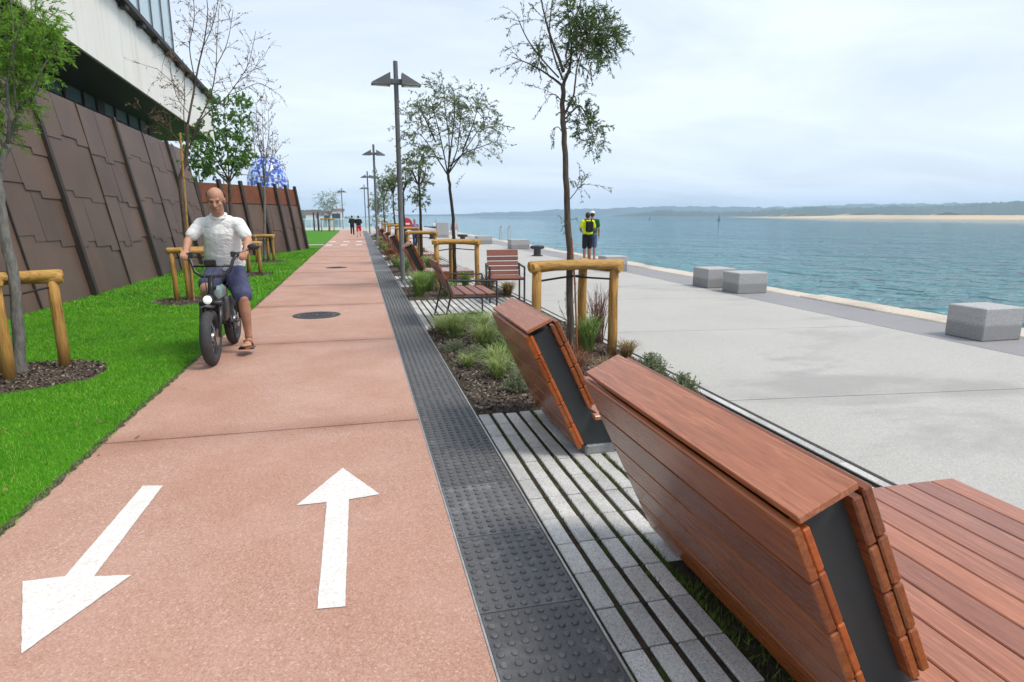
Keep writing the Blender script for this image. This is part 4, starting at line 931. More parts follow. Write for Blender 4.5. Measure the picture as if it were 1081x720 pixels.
# ------------------------------------------------------------------ weathering-steel walls and building on the left
def lerp2(poly,s):
    for (a,b) in zip(poly,poly[1:]):
        L=math.hypot(b[0]-a[0],b[1]-a[1])
        if s<=L or b is poly[-1]: return (a[0]+(b[0]-a[0])*s/L,a[1]+(b[1]-a[1])*s/L)
        s-=L
class Wall:
    def __init__(s, base, batter, hf): s.base=base; s.bat=batter; s.hf=hf; s.L=sum(math.hypot(b[0]-a[0],b[1]-a[1]) for a,b in zip(base,base[1:]))
    def p(s, q, t, off=0.0):
        a=lerp2(s.base,q); e=lerp2(s.base,min(q+.05,s.L)); f=lerp2(s.base,max(q-.05,0)); tx,ty=e[0]-f[0],e[1]-f[1]; l=math.hypot(tx,ty); nx,ny=ty/l,-tx/l
        h=s.hf(q); o=off-s.bat*t
        return Vector((a[0]+nx*o,a[1]+ny*o,h*t+off*s.bat/h))
def plates(W, s0, s1, bays, courses, name, mat, parent, seed):
    R=random.Random(seed); mb=MB(); bw=(s1-s0)/bays
    for bi in range(bays):
        a=s0+bi*bw+.012; b=s0+(bi+1)*bw-.012
        lines=[]
        for c in range(courses+1):
            t=c/courses
            if c in (0,courses): lines.append([(a,t),(b,t)]); continue
            k=R.choice((3,4)); xs=[a]+sorted(a+(b-a)*(i+R.uniform(-.25,.25))/k for i in range(1,k))+[b]
            t+=R.uniform(-.035,.035); pts=[]; lv=t+R.uniform(.0,.03)
            for i in range(k):
                pts += [(xs[i],lv),(xs[i+1],lv)]
                lv += R.choice((-.028,-.022,.024,-.03))
            lines.append(pts)
        for c in range(courses):
            lo,up=lines[c],lines[c+1]
            ob=.024+R.uniform(-.003,.004); ot=.010
            cuts=[None]
            if R.random()<.6 and len(lo)>=4: cuts=[R.uniform(a+.3*(b-a),a+.7*(b-a))]
            def at_s(line,x):
                for i in range(len(line)-1):
                    if line[i][0]<=x<=line[i+1][0] and line[i+1][0]>line[i][0]: return line[i][1]
                return line[-1][1]
            segs=[(a,b)] if cuts[0] is None else [(a,cuts[0]-.004),(cuts[0]+.004,b)]
            for gi,(x0,x1) in enumerate(segs):
                clip=lambda line:[(x0,at_s(line,x0))]+[p for p in line if x0<p[0]<x1]+[(x1,at_s(line,x1))]
                L_,U_=clip(lo),clip(up); extra=gi*R.uniform(.004,.008)
                f=[W.p(x,t,ob+extra) for x,t in L_]+[W.p(x,t,ot+extra*.4) for x,t in reversed(U_)]
                g=[W.p(x,t,-.02) for x,t in L_]+[W.p(x,t,-.02) for x,t in reversed(U_)]
                n=len(f); mb.add(f+g,[tuple(range(n))]+[(i,n+i,n+(i+1)%n,(i+1)%n) for i in range(n)])
    o=mb.build(name,mat,parent)
    return o
def body(W,s0,s1,th,top,mat,name,parent,n=12):
    mb=MB(); vs=[];fs=[]
    for i in range(n+1):
        s=s0+(s1-s0)*i/n; vs += [W.p(s,-.02,-.021),W.p(s,top,-.021),W.p(s,top,-th),W.p(s,-.02,-th)]
    for i in range(n):
        for k in range(4): fs.append((i*4+k,i*4+(k+1)%4,(i+1)*4+(k+1)%4,(i+1)*4+k))
    fs += [(0,1,2,3),(n*4+3,n*4+2,n*4+1,n*4)]
    return mb.add(vs,fs).build(name,mat,parent)
def rib(W,s,t0,t1,w,d,mat,parent,name='rib'):
    mb=MB(); N_=W.p
    a=[N_(s-w/2,t0,-.01),N_(s+w/2,t0,-.01),N_(s+w/2,t0,d),N_(s-w/2,t0,d)]; b=[N_(s-w/2,t1,-.01),N_(s+w/2,t1,-.01),N_(s+w/2,t1,d*.6),N_(s-w/2,t1,d*.6)]
    mb.add(a+b,[(0,1,2,3),(7,6,5,4),(0,4,5,1),(1,5,6,2),(2,6,7,3),(3,7,4,0)])
    o=mb.build(name,mat,parent); bm=bmesh.new(); bm.from_mesh(o.data); bmesh.ops.recalc_face_normals(bm,faces=bm.faces); bm.to_mesh(o.data); bm.free(); return o
base1=[(-5.35,2.0),(-5.05,11.5),(-4.95,15.0),(-4.86,18.6),(-4.72,22.6)]
W1=Wall(base1,.60,lambda q: 4.15-.030*q)
r1=empty('steel_wall',(-5.2,10,0),0,'tall dark weathering steel retaining wall of stepped plates left of the lawn','wall')
def par(o,root): o.parent=root; o.matrix_parent_inverse=Matrix.Translation(-root.location); return o
par(body(W1,0,W1.L,.6,1.0,M['cortendark'],'core',None),r1)
par(plates(W1,.0,W1.L,11,4,'plates',M['corten'],None,3),r1)
bw=W1.L/11
for k in range(12):
    s=k*bw; big=(k%2==0)
    s=min(max(s,.06),W1.L-.06)
    par(rib(W1,s,-.01,1.012 if big else 1.005,.11 if big else .03,.13 if big else .055,M['cortendark'],None),r1)
base2=[(-5.0,23.0),(-4.05,24.6),(-2.92,26.9),(-2.30,29.3)]
W2=Wall(base2,.36,lambda q: 2.62)
r2=empty('steel_wall',(-3.5,25,0),0,'lower farther steel wall with a rust red band along its top','wall')
par(body(W2,0,W2.L,.7,.99,M['cortendark'],'core',None),r2)
def plates_band(t0,t1,mat,name,off):
    mb=MB(); n=10
    for i in range(n):
        a=W2.L*i/n; b=W2.L*(i+1)/n
        mb.add([W2.p(a,t0,off),W2.p(b,t0,off),W2.p(b,t1,off),W2.p(a,t1,off)],[(0,1,2,3)])
    return mb.build(name,mat)
Wl=Wall(base2,.36*.72,lambda q:2.62*.72)
par(plates(Wl,0,W2.L,6,2,'plates',M['corten'],None,9),r2)
par(plates_band(.735,.985,M['rust'],'rust_band',.0),r2)
for k in range(7):
    s=min(max(W2.L*k/6,.07),W2.L-.07); par(rib(W2,s,-.01,1.04,.14,.14,M['cortendark'],None),r2)
MBr=MB(); 
e0=W2.p(W2.L,0,0)
par(MB().prism([W2.p(W2.L,0,.0)+Vector((0,.02,0)),W2.p(W2.L,1,.0)+Vector((0,.02,0)),W2.p(W2.L,1,-2.5)+Vector((0,.02,0)),W2.p(W2.L,0,-2.5)+Vector((0,.02,0))],(0,.12,0)).build('end_panel',M['corten']),r2)
# handrail on top of the farther wall
rr=empty('handrail',W2.p(W2.L*.5,1,0),0,'thin pale metal handrail above the rust red band','handrail')
mb=MB(); tp=[W2.p(W2.L*i/12,1,-.25)+Vector((0,0,.42)) for i in range(1,13)]; mb.tube(tp,.022,6); par(mb.build('top_rail',M['edge']),rr)
for i in (1,3,6,8,10,12):
    q=W2.p(W2.L*i/12,1,-.25); par(MB().tube([q-Vector((0,0,.05)),q+Vector((0,0,.42))],.016,6).build('baluster',M['steel']),rr)
w=MB(); w.box((-6.4,22.6,.0),(-5.3,22.85,2.1)); tag(w.build('white_wall',M['whitewall']),'small white wall in the gap between the two steel walls','wall')

# pale building with projecting upper storey
bl=empty('gallery_building',(-8,24,0),0,'pale stained building overhanging the steel wall, glass box above','building')
F0,F1=Vector((-5.30,11.0,0)),Vector((-6.62,34.0,0)); d_=(F1-F0).normalized(); nr=Vector((-d_.y,d_.x,0))*1.0      # nr points away from the path
if nr.x>0: nr=-nr
def q3(p,z): return Vector((p.x,p.y,z))
mb=MB(); S=F0-d_*8
mb.prism([q3(S,5.0),q3(F1,5.0),q3(F1+nr*14,5.0),q3(S+nr*14,5.0)],(0,0,1.88)); par(mb.build('upper_storey',M['white']),bl)
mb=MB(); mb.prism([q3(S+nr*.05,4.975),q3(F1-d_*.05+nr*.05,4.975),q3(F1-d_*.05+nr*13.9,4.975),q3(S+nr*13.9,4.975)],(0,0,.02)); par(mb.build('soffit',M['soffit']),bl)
mb=MB(); mb.prism([q3(S-nr*.22,6.90),q3(F1+d_*1.0-nr*.22,6.90),q3(F1+d_*1.0+nr*14,6.90),q3(S+nr*14,6.90)],(0,0,.14)); par(mb.build('roof_edge',M['soffit']),bl)
for i in range(14):
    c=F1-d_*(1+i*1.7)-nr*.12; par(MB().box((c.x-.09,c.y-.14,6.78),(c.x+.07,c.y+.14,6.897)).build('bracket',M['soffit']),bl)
G0,G1=S+nr*1.2,F1-d_*1.2+nr*1.2
gw=par(MB().prism([q3(G0,7.06),q3(G1,7.06),q3(G1+nr*12,7.06),q3(G0+nr*12,7.06)],(0,0,4.2)).build('glass_box',M['paleglass']),bl)
mb=MB(); L=(G1-G0).length
for i in range(int(L/1.9)+1):
    c=G1-d_*(i*1.9); mb.prism([q3(c-nr*.05+d_*.03,7.05),q3(c-nr*.05-d_*.03,7.05),q3(c+nr*.02-d_*.03,7.05),q3(c+nr*.02+d_*.03,7.05)],(0,0,4.2))
par(mb.build('mullions',M['steel']),bl)
# recessed ground-floor windows between wall top and soffit
wl=F0+nr*1.9; wr=F1-d_*6.0+nr*1.45
mb=MB(); dd=(wr-wl).normalized(); wl2=wl-dd*7; Lw=(wr-wl2).length
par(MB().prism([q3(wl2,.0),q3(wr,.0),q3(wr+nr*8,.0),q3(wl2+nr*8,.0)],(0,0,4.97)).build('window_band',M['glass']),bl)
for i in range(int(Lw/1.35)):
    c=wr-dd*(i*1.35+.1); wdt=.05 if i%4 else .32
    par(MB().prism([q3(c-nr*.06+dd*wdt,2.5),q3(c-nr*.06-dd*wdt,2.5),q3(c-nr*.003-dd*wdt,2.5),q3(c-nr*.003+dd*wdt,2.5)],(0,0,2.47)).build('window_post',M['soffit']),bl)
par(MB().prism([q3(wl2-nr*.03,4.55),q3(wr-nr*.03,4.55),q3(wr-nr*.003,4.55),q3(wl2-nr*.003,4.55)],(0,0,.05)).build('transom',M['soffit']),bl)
# tiled round-topped volume behind
mz=empty('tiled_pavilion',(-6.6,52,0),0,'blue and white dotted tiled building top beyond the handrail','building')
mb=MB(); mb.lathe([(1.55,0),(1.55,3.3),(1.45,4.4),(1.1,5.3),(.65,5.8),(.15,5.95)],40,Matrix.Diagonal((1,1,1,1))); mb.build('tiled_shell',M['mosaic'],mz,True)
MB().lathe([(1.66,2.9),(1.66,3.05),(1.56,3.05),(1.56,2.9)],40).build('eaves_ring',M['white'],mz)

# ------------------------------------------------------------------ far end of the promenade
def post(x,y,h,r,lb): tag(MB().lathe([(r,0),(r,h-.02),(r*.8,h)],12,Matrix.Translation((x,y,0))).build('dark_post',M['blacksteel']),lb,'post','dark posts at the far end of the lawn')
a=at(332,243,64); post(a.x,64,1.75,.07,'left one of two tall dark posts at the far end of the lawn')
a=at(336.5,243,64); post(a.x,64,1.75,.09,'right one of two tall dark posts at the far end of the lawn')
fn=empty('white_railing',(-3.5,69,0),0,'long low white railing closing the far end of the lawn','railing')
MB().box((-9,-.04,1.05),(6.0,.04,1.12)).build('top_rail',M['whitewall'],fn)
mb=MB(); x=-9.0
while x<6.0: mb.box((x,-.02,0),(x+.045,.02,1.05)); x+=.55
mb.build('balusters',M['whitewall'],fn)
sheet('promenade_end',-30,62,8.5,YF+14,-.012,M['plaza'])

# far shores: real height fields in polar coordinates
def shore(name, px0, px1, r0, r1, hfun, mat, na=160, nr=14, z0=-2.2, kind='structure'):
    a0=math.atan2(*[ray(px0,227)[i] for i in (0,1)]); a1=math.atan2(*[ray(px1,227)[i] for i in (0,1)]); V=[];F=[]
    for i in range(na+1):
        f=i/na; a=a0+(a1-a0)*f; px=px0+(px1-px0)*f
        ra,rb=(r0(px),r1(px)) if callable(r0) else (r0,r1)
        for j in range(nr+1):
            g=j/nr; r=ra+(rb-ra)*g; V.append((r*math.sin(a),r*math.cos(a),z0+max(hfun(px,g,f),0)))
    for i in range(na):
        for j in range(nr):
            b=i*(nr+1)+j; F.append((b,b+nr+1,b+nr+2,b+1))
    o=mesh_np(name,V,F,mat); o.data.polygons.foreach_set('use_smooth',[True]*len(F)); return tag(o,kind=kind)
def interp(tab,x):
    for (a,ya),(b,yb) in zip(tab,tab[1:]):
        if x<=b: return ya+(yb-ya)*max(0,(x-a))/(b-a)
    return tab[-1][1]
hn=lambda x,k: sum(math.sin(x*f*k+p)*a for f,p,a in ((.05,1,.5),(.13,2,.3),(.31,.5,.22),(.77,3,.16),(1.7,1.2,.10),(3.1,.4,.08)))
RJ=random.Random(5)
def ridge(tab, R, peak, rough):
    def h(px,g,f):
        y=interp(tab,px); Hh=(227-y)*.80/FPX*R*1.03+3.7+rough*(hn(px,1.0)+RJ.uniform(-.8,.9)+.6*math.sin(px*1.9+40*g))
        e=1.0 if g<peak else 1-((g-peak)/(1-peak))**1.5*.6
        up=min(1,g/peak)**.6
        return Hh*up*e*min(1,8*f,8*(1-f)) if True else 0
    return h
# sand spit, dunes, wooded hills, hazy ranges
rs=lambda px: interp([(700,1300),(860,760),(960,680),(1100,600),(1300,520)],px)
shore('sand_spit',760,1300,lambda p:rs(p),lambda p:rs(p)+160,lambda px,g,f:(2.0*min(1,g*9)+1.5*min(1,g*4))*min(1,3*f),M['sand'],120,6)
shore('dunes',770,1300,lambda p:rs(p)+60,lambda p:rs(p)+300,lambda px,g,f:(3.4+max(0,hn(px,1.2)*1.6+1.3))*min(1,g*4)*min(1,5*f),M['dune'],300,8)
shore('wooded_hills',640,1320,1500,2200,ridge([(640,226),(655,222.5),(690,220),(715,219.5),(738,222),(760,223.5),(800,223),(840,222),(880,220),(900,219),(925,216.5),(936,215.5),(950,218),(1000,217.5),(1040,217),(1081,215),(1150,212),(1320,216)],1500,.35,2.8),M['hill'],600,14)
shore('hazy_range',440,1320,2650,3150,ridge([(440,226),(520,224),(600,222),(640,220),(700,218),(780,216.5),(830,216),(900,218),(1000,215),(1100,214),(1320,217)],2650,.4,3.0),M['hill'],300,10)
shore('low_far_shore',395,640,2300,3000,ridge([(395,228),(430,226.4),(480,226),(540,226.2),(600,226.6),(640,228)],2300,.4,1.2),M['hill'],200,10)
shore('headland',215,372,520,900,ridge([(215,214),(290,218),(320,219.5),(335,219),(345,221),(356,224),(364,226),(372,228)],520,.35,.7),M['hill'],300,14)
# a few pale houses on the headland
rnd=random.Random(4); hr=[]
for i,(px,py,w,lb) in enumerate(((357,226.5,9,'white house on the headland just right of the small round tree'),(351,229,12,'broad white house low on the headland behind the small round tree'),(341,231,10,'white house low on the headland right of the two dark posts'),(329,230,8,'small white house on the headland left of the two dark posts'))):
    p=at(px,py,505); h=5; o=empty('house',(p.x,505,p.z-h/2-3),0,lb,'house','houses on the headland')
    MB().box((-w/2,-4,0),(w/2,4,h+3)).build('wall',M['whitewall'],o); MB().prism([(-w/2-.4,-4.4,h+3.01),(-w/2-.4,4.4,h+3.01),(-w/2-.4,0,h+5)],(w+.8,0,0)).build('roof',M['rust'],o)

for i,(px,py,w,lb) in enumerate(((720,227.3,26,'white village house on the far shore left of the tall buoy'),(790,226.5,30,'white village house on the far shore right of the tall buoy'),(842,226.2,34,'wide white building at the foot of the far wooded hills'))):
    r=ray(px,py); sc_=1700/math.hypot(r.x,r.y); p=Vector((r.x*sc_,r.y*sc_,1.5+r.z*sc_)); o=empty('house',(p.x,p.y,-1.5),math.atan2(-r.x,r.y),lb,'house','houses on the far shore')
    H_=p.z+3+1.5; MB().box((-w/2,-5,0),(w/2,5,H_)).build('wall',M['whitewall'],o); MB().prism([(-w/2-1,-6,H_+.01),(-w/2-1,6,H_+.01),(-w/2-1,0,H_+3)],(w+2,0,0)).build('roof',M['rust'],o)
# boats and buoys
b=empty('boat',(0,0,0),0,'small dark boat on the water between the far walker and the tree','boat')
p=at(459,236.2,150); b.location=(p.x,150,-1.92)
mb=MB(); mb.add([(-2.6,0,.9),(-1.6,-.8,.75),(1.9,-.8,.7),(1.9,.8,.7),(-1.6,.8,.75),(-2.1,0,0),(-1.3,-.5,0),(1.8,-.5,0),(1.8,.5,0),(-1.3,.5,0)],[(0,1,2,3,4),(9,8,7,6,5),(0,5,6,1),(1,6,7,2),(2,7,8,3),(3,8,9,4),(4,9,5,0)]); mb.build('hull',M['hull'],b)
MB().bbox((-.6,-.5,.72),(1.0,.5,1.5),.06).build('cabin',M['whitewall'],b); MB().tube([(.2,0,1.5),(.2,0,2.3)],.05,6).build('mast',M['hull'],b)
def buoy(px,py,D,s,lb):
    r=ray(px,py); t=D/math.hypot(r.x,r.y); root=empty('buoy',(r.x*t,r.y*t,-1.95),0,lb,'buoy','navigation buoys')
    MB().lathe([(1.0*s,0),(1.1*s,.3*s),(1.0*s,.7*s),(.5*s,.8*s)],16).build('float',M['hull'],root); MB().lathe([(.42*s,.78*s),(.22*s,2.6*s),(.15*s,3.4*s),(.05*s,3.5*s)],10).build('tower',M['cloth_green'],root)
buoy(759,231,430,1.0,'taller dark buoy on the water before the far houses'); buoy(686,233,520,.7,'smaller dark buoy on the water left of the taller one')

# ------------------------------------------------------------------ people
def hand(mb, wrist, d, palm, side, k=1.0, curl=1.0):
    """palm and five fingers; d = hand direction, palm = palm-facing direction, side = towards the thumb"""
    wrist=Vector(wrist); d=Vector(d).normalized(); pn=(Vector(palm)-d*Vector(palm).dot(d)).normalized(); sd=d.cross(pn); sd=sd if sd.dot(Vector(side))>0 else -sd
    c=wrist+d*.05*k
    for i,off in enumerate((-.03,-.01,.01,.03)):
        mb.capsule(wrist+d*.01*k+sd*off*.5*k, wrist+d*.085*k+sd*off*k,.015*k,.012*k,8,3)
        L=(.058,.072,.078,.070)[i]*k; a=wrist+d*.088*k+sd*off*k; p=a; dirv=d
        for j,fr in enumerate((.45,.32,.23)):
            ang=curl*(.55,.95,.7)[j]; ax=sd; s_=-1 if (d.cross(pn)).dot(ax)<0 else 1
            dirv=(dirv*math.cos(ang)+(pn-dirv*pn.dot(dirv)).normalized()*math.sin(ang)).normalized() if j else (d*math.cos(ang*.6)+pn*math.sin(ang*.6)).normalized()
            q=p+dirv*L*fr; mb.capsule(p,q,.0095*k*(1-.1*j),.0088*k*(1-.1*j),7,2); p=q
    t0=wrist+d*.03*k+sd*.03*k; t1=t0+(d*.7+sd*.7+pn*.25).normalized()*.042*k; t2=t1+(d*.75+pn*.65).normalized()*.034*k
    mb.capsule(t0,t1,.013*k,.011*k,8,3); mb.capsule(t1,t2,.0105*k,.009*k,8,3)
def head(mb, c, R, k=1.0):
    """skull, jaw, nose, ears, brow; R rotates a head that faces local -Y"""
    c=Vector(c); f=lambda x,y,z: c+R@Vector((x,y,z))*k
    mb.ell(f(0,.012,.035),(.077*k,.097*k,.085*k),R); mb.ell(f(0,-.028,-.045),(.058*k,.062*k,.068*k),R); mb.ell(f(0,-.06,-.085),(.03*k,.025*k,.022*k),R)
    mb.capsule(f(0,-.088,.012),f(0,-.112,-.028),.010*k,.015*k,8,3)
    mb.capsule(f(-.034,-.082,.022),f(.034,-.082,.026),.010*k,.010*k,8,3)
    for s in (-1,1):
        mb.ell(f(s*.079,.012,-.008),(.010*k,.020*k,.032*k),R,10); mb.ell(f(s*.042,-.062,-.02),(.022*k,.022*k,.02*k),R,10); mb.capsule(f(s*.013,-.100,-.03),f(s*.016,-.098,-.032),.009*k,.009*k,6,2)
    mb.capsule(f(-.018,-.086,-.062),f(.018,-.086,-.062),.009*k,.009*k,8,3)
    mb.capsule(f(0,.03,-.05),f(0,.035,-.13),.052*k,.056*k,12,4)
def face_bits(root,c,R,k=1.0):
    c=Vector(c); f=lambda x,y,z: c+R@Vector((x,y,z))*k
    for s in (-1,1):
        MB().ell(f(s*.031,-.084,.004),(.0095*k,.006*k,.0045*k),R,10).build('eye',M['eye'],root,True)
        MB().capsule(f(s*.016,-.0965,.027),f(s*.046,-.087,.029),.0035*k,.0025*k,8,2).build('eyebrow',M['skindark'],root,True)
    MB().capsule(f(-.019,-.0935,-.060),f(.019,-.0935,-.060),.0055*k,.0055*k,8,2).build('mouth',M['lip'],root,True)

# --- the cyclist (world coordinates, then parented to the body)
K=1.06; BX=-1.50
bd=MB(); headc=Vector((-1.448,7.215,1.652)); HR=Euler((math.radians(17),0,math.radians(4)),'XYZ').to_matrix()
head(bd,headc,HR,1.09)
sh=[Vector((-1.645,7.36,1.405)),Vector((-1.262,7.34,1.405))]; el=[Vector((-1.762,7.25,1.235)),Vector((-1.160,7.23,1.235))]; wr=[Vector((-1.755,7.085,1.125)),Vector((-1.165,7.06,1.130))]
hip=[Vector((-1.55,7.52,.90)),Vector((-1.385,7.52,.90))]; kn=[Vector((-1.595,7.05,.735)),Vector((-1.235,7.08,.63))]; an=[Vector((-1.615,7.36,.40)),Vector((-1.232,7.17,.20))]
chest=Vector((-1.455,7.40,1.30)); pel=Vector((-1.468,7.55,.93))
bd.capsule((-1.455,7.33,1.44),(-1.448,7.29,1.60),.064,.058)
bd.capsule(chest,pel,.150,.148,16,5,((1,0,0),1.10)); bd.capsule(sh[0],sh[1],.066,.066)
for s in (0,1):
    bd.capsule(sh[s],el[s],.054,.040); bd.capsule(el[s],el[s].lerp(wr[s],.35),.041,.043); bd.capsule(el[s].lerp(wr[s],.35),wr[s],.043,.028)
    dh=(Vector((-1.745 if s==0 else -1.175,6.985,1.105))-wr[s])
    hand(bd,wr[s],dh,(0,-.25,-1),(1 if s==0 else -1,0,0),1.12,1.0)
    bd.capsule(hip[s],kn[s],.092,.060); bd.capsule(kn[s],kn[s].lerp(an[s],.35),.057,.060); bd.capsule(kn[s].lerp(an[s],.35),an[s],.060,.036)
    foot=an[s]+Vector((0,-.03,-.055)); bd.capsule(an[s],an[s]+Vector((0,.02,-.05)),.042,.036); bd.capsule(foot+Vector((0,.05,-.005)),foot+Vector((0,-.11,-.018)),.034,.032,10,4,((1,0,0),1.15))
    for q,dx in enumerate((-.034,-.017,0,.017,.034)):
        g=(-1 if s==0 else 1); tx=dx; bd.capsule(foot+Vector((tx,-.10,-.010)),foot+Vector((tx*1.15,-.165+.012*abs(q-(2-g)),-.026)),.014,.011 if q!=2-2*g else .015,7,3)
per=fused(bd,'person',M['skin'],None,.008,2)
tag(per,'man in white t-shirt and navy shorts riding the black fat tyred bicycle','person')
face_bits(per,headc,HR,1.09)
# cropped hair round the sides of a bald crown
hb=MB(); hk=1.10
for i in range(260):
    a=random.uniform(.10*PI,.90*PI); z=random.uniform(-.035,.040+.03*math.sin(a))
    x,y=.083*math.cos(a),.012+.103*math.sin(a); sc_=math.sqrt(max(0,1-((z-.03)/.09)**2)); sc_=max(sc_,.985)
    hb.ell(headc+HR@Vector((x*sc_,y*sc_,z+.006))*hk,(.011,.012,.016),None,6)
fused(hb,'hair',M['hair'],per,.007,1)
# t-shirt
tb=MB(); tb.capsule(chest+Vector((0,0,.015)),chest.lerp(pel,.55),.168,.172,18,5,((1,0,0),1.13)); tb.capsule(chest.lerp(pel,.5),chest.lerp(pel,.86),.174,.176,18,5,((1,0,0),1.20))
tb.capsule(sh[0]+Vector((.02,0,.002)),sh[1]+Vector((-.02,0,.002)),.073,.073); tb.capsule((-1.53,7.36,1.405),(-1.38,7.35,1.405),.100,.100); tb.capsule((-1.455,7.345,1.44),(-1.452,7.33,1.482),.088,.076)
for s in (0,1): e=sh[s].lerp(el[s],.66); tb.capsule(sh[s],e,.070,.068)
tee=fused(tb,'t_shirt',M['tee'],per,.009,2)
cr=MB(); cr.tube([Vector((-1.452,7.322,1.508))+Vector((.080*math.cos(t),.070*math.sin(t)-.012,.018*math.sin(t)))+Vector((0,0,-.028 if math.sin(t)<-.3 else 0)) for t in [2*PI*i/24 for i in range(25)]],.009,6,False); cr.build('collar',M['tee'],tee,True)
# trim everything above the neckline and beyond the sleeve hems so skin shows there: done by the smaller radii above
sb=MB(); sb.capsule(pel+Vector((-.045,0,-.01)),pel+Vector((.045,0,-.01)),.158,.158,16,5)
for s in (0,1): e=hip[s].lerp(kn[s],.90 if s==1 else .80); sb.capsule(hip[s],e,.118,.104 if s==1 else .096,16,3)
fused(sb,'shorts',M['navy'],per,.009,2)
for s in (0,1):
    fo=an[s]+Vector((0,-.03,-.105)); m_=MB(); m_.prism([fo+Vector((.047*math.cos(t)*(1.05 if math.sin(t)<0 else .85),.02+.145*math.sin(t)*(-1)-.055,-.012)) for t in [2*PI*i/20 for i in range(20)]],(0,0,.024)); sd=m_.build('sandal',M['leather'],per)
    MB().tube([fo+Vector((-.05,-.03,.01)),fo+Vector((-.03,-.06,.062)),fo+Vector((0,-.075,.07)),fo+Vector((.03,-.06,.062)),fo+Vector((.05,-.03,.01))],.011,6).build('strap',M['leather'],sd,True)
w_=wr[1]; MB().tube([w_+Vector((.033*math.cos(t),.010*math.sin(t)+.02,.036*math.sin(t)+.01)) for t in [2*PI*i/14 for i in range(15)]],.008,6,False).build('wristband',M['eye'],per,True)

# --- the bicycle
bk=empty('electric_bicycle',(BX,7.2,0),0,'black fat tyred electric bicycle ridden by the man in the white t-shirt','bicycle')
def bp(mb,name,mat,sm=True,parent=None):
    o=mb.build(name,mat,parent or bk,sm)
    if parent is None: o.matrix_parent_inverse=Matrix.Translation((-BX,-7.2,0))
    return o
def wheel(yc,steer=0.0):
    Rw=.285; rt=.058; e=empty('wheel',(0,yc-7.2,Rw+.004),steer); e.parent=bk
    mb=MB(); n=48; m=14
    vs=[]
    for i in range(n):
        a=2*PI*i/n
        for j in range(m):
            b=2*PI*j/m; kn_=.003 if (math.cos(b)>.2 and (i+j)%2==0) else 0
            r=Rw-rt+(rt+kn_)*math.cos(b); vs.append(((rt*.93)*math.sin(b),r*math.cos(a),r*math.sin(a)))
    mb.add(vs,[(i*m+j,((i+1)%n)*m+j,((i+1)%n)*m+(j+1)%m,i*m+(j+1)%m) for i in range(n) for j in range(m)])
    ty=mb.build('tyre',M['rubber'],e,True)
    rm=MB(); RX=Matrix.Rotation(PI/2,4,'Y')
    vs=[]; n=40
    for i in range(n):
        a=2*PI*i/n
        for (x,r) in ((-.034,.206),(.034,.206),(.034,.178),(-.034,.178)): vs.append((x,r*math.cos(a),r*math.sin(a)))
    rm.add(vs,[(i*4+j,((i+1)%n)*4+j,((i+1)%n)*4+(j+1)%4,i*4+(j+1)%4) for i in range(n) for j in range(4)])
    rm.build('rim',M['bikeblack'],e)
    hb_=MB(); hb_.lathe([(.03,-.055),(.05,-.05),(.05,.05),(.03,.055)],16,RX); hb_.build('hub',M['chrome'],e,True)
    sp=MB()
    for i in range(18):
        a=2*PI*i/18; sp.tube([(.03*(1 if i%2 else -1),.045*math.cos(a),.045*math.sin(a)),(.004,.185*math.cos(a+.25),.185*math.sin(a+.25))],.003,4)
    sp.build('spokes',M['chrome'],e)
    dk=MB(); dk.lathe([(.085,.062),(.085,.065)],24,RX); dk.build('brake_disc',M['chrome'],e)
wheel(6.66); wheel(7.79)
f=MB()
for s in (-1,1):
    f.tube([(BX+s*.085,6.66,.289),(BX+s*.088,6.74,.46),(BX+s*.085,6.80,.60)],[.016,.022,.026],10)
f.bbox((BX-.11,6.765,.595),(BX+.11,6.845,.64),.01); f.tube([(BX,6.805,.62),(BX,6.90,.88)],.028,12)
bp(f,'fork',M['bikeblack'])
f=MB(); f.tube([(BX,6.83,.70),(BX,6.98,.62),(BX,7.22,.42),(BX,7.42,.33)],.036,12); f.tube([(BX,6.86,.78),(BX,7.05,.74),(BX,7.4,.70),(BX,7.75,.74)],.026,12)
f.tube([(BX,7.42,.30),(BX,7.5,.55),(BX,7.55,.78)],.024,10)
for s in (-1,1): f.tube([(BX+s*.03,7.45,.33),(BX+s*.09,7.6,.30),(BX+s*.09,7.79,.289)],.018,8); f.tube([(BX+s*.03,7.5,.72),(BX+s*.085,7.68,.55),(BX+s*.09,7.79,.295)],.015,8)
bp(f,'frame',M['bikeblack'])
f=MB(); f.bbox((BX-.065,6.98,.62),(BX+.065,7.30,.76),.03); bp(f,'tank_cover',M['biketeal'])
f=MB(); f.bbox((BX-.06,7.02,.36),(BX+.075,7.34,.64),.03); bp(f,'battery',M['bikeblack'])
f=MB(); f.bbox((BX-.11,7.42,.78),(BX+.11,7.95,.85),.03); bp(f,'saddle',M['bikeblack'])
f=MB(); n=14
for i in range(n):
    a0=.08*PI+.50*PI*i/n; a1=.08*PI+.50*PI*(i+1)/n; r=.335
    p=lambda a,x,rr: (BX+x,6.66+rr*math.cos(a),.289+rr*math.sin(a))
    f.add([p(a0,-.07,r-.02),p(a0,0,r),p(a0,.07,r-.02),p(a1,.07,r-.02),p(a1,0,r),p(a1,-.07,r-.02)],[(0,1,4,5),(1,2,3,4)])
bp(f,'front_fender',M['bikeblack'])
h=MB(); h.lathe([(.035,-.05),(.052,-.01),(.055,.02),(.05,.03)],20,Matrix.Translation((BX-.005,6.72,.665))@Matrix.Rotation(PI/2,4,'X')); hl=bp(h,'headlight',M['bikeblack'])
h=MB(); h.lathe([(.043,.0305),(.040,.036),(.02,.041)],20,Matrix.Translation((BX-.005,6.72,.665))@Matrix.Rotation(PI/2,4,'X')); o=h.build('lens',M['lens'],hl,True)
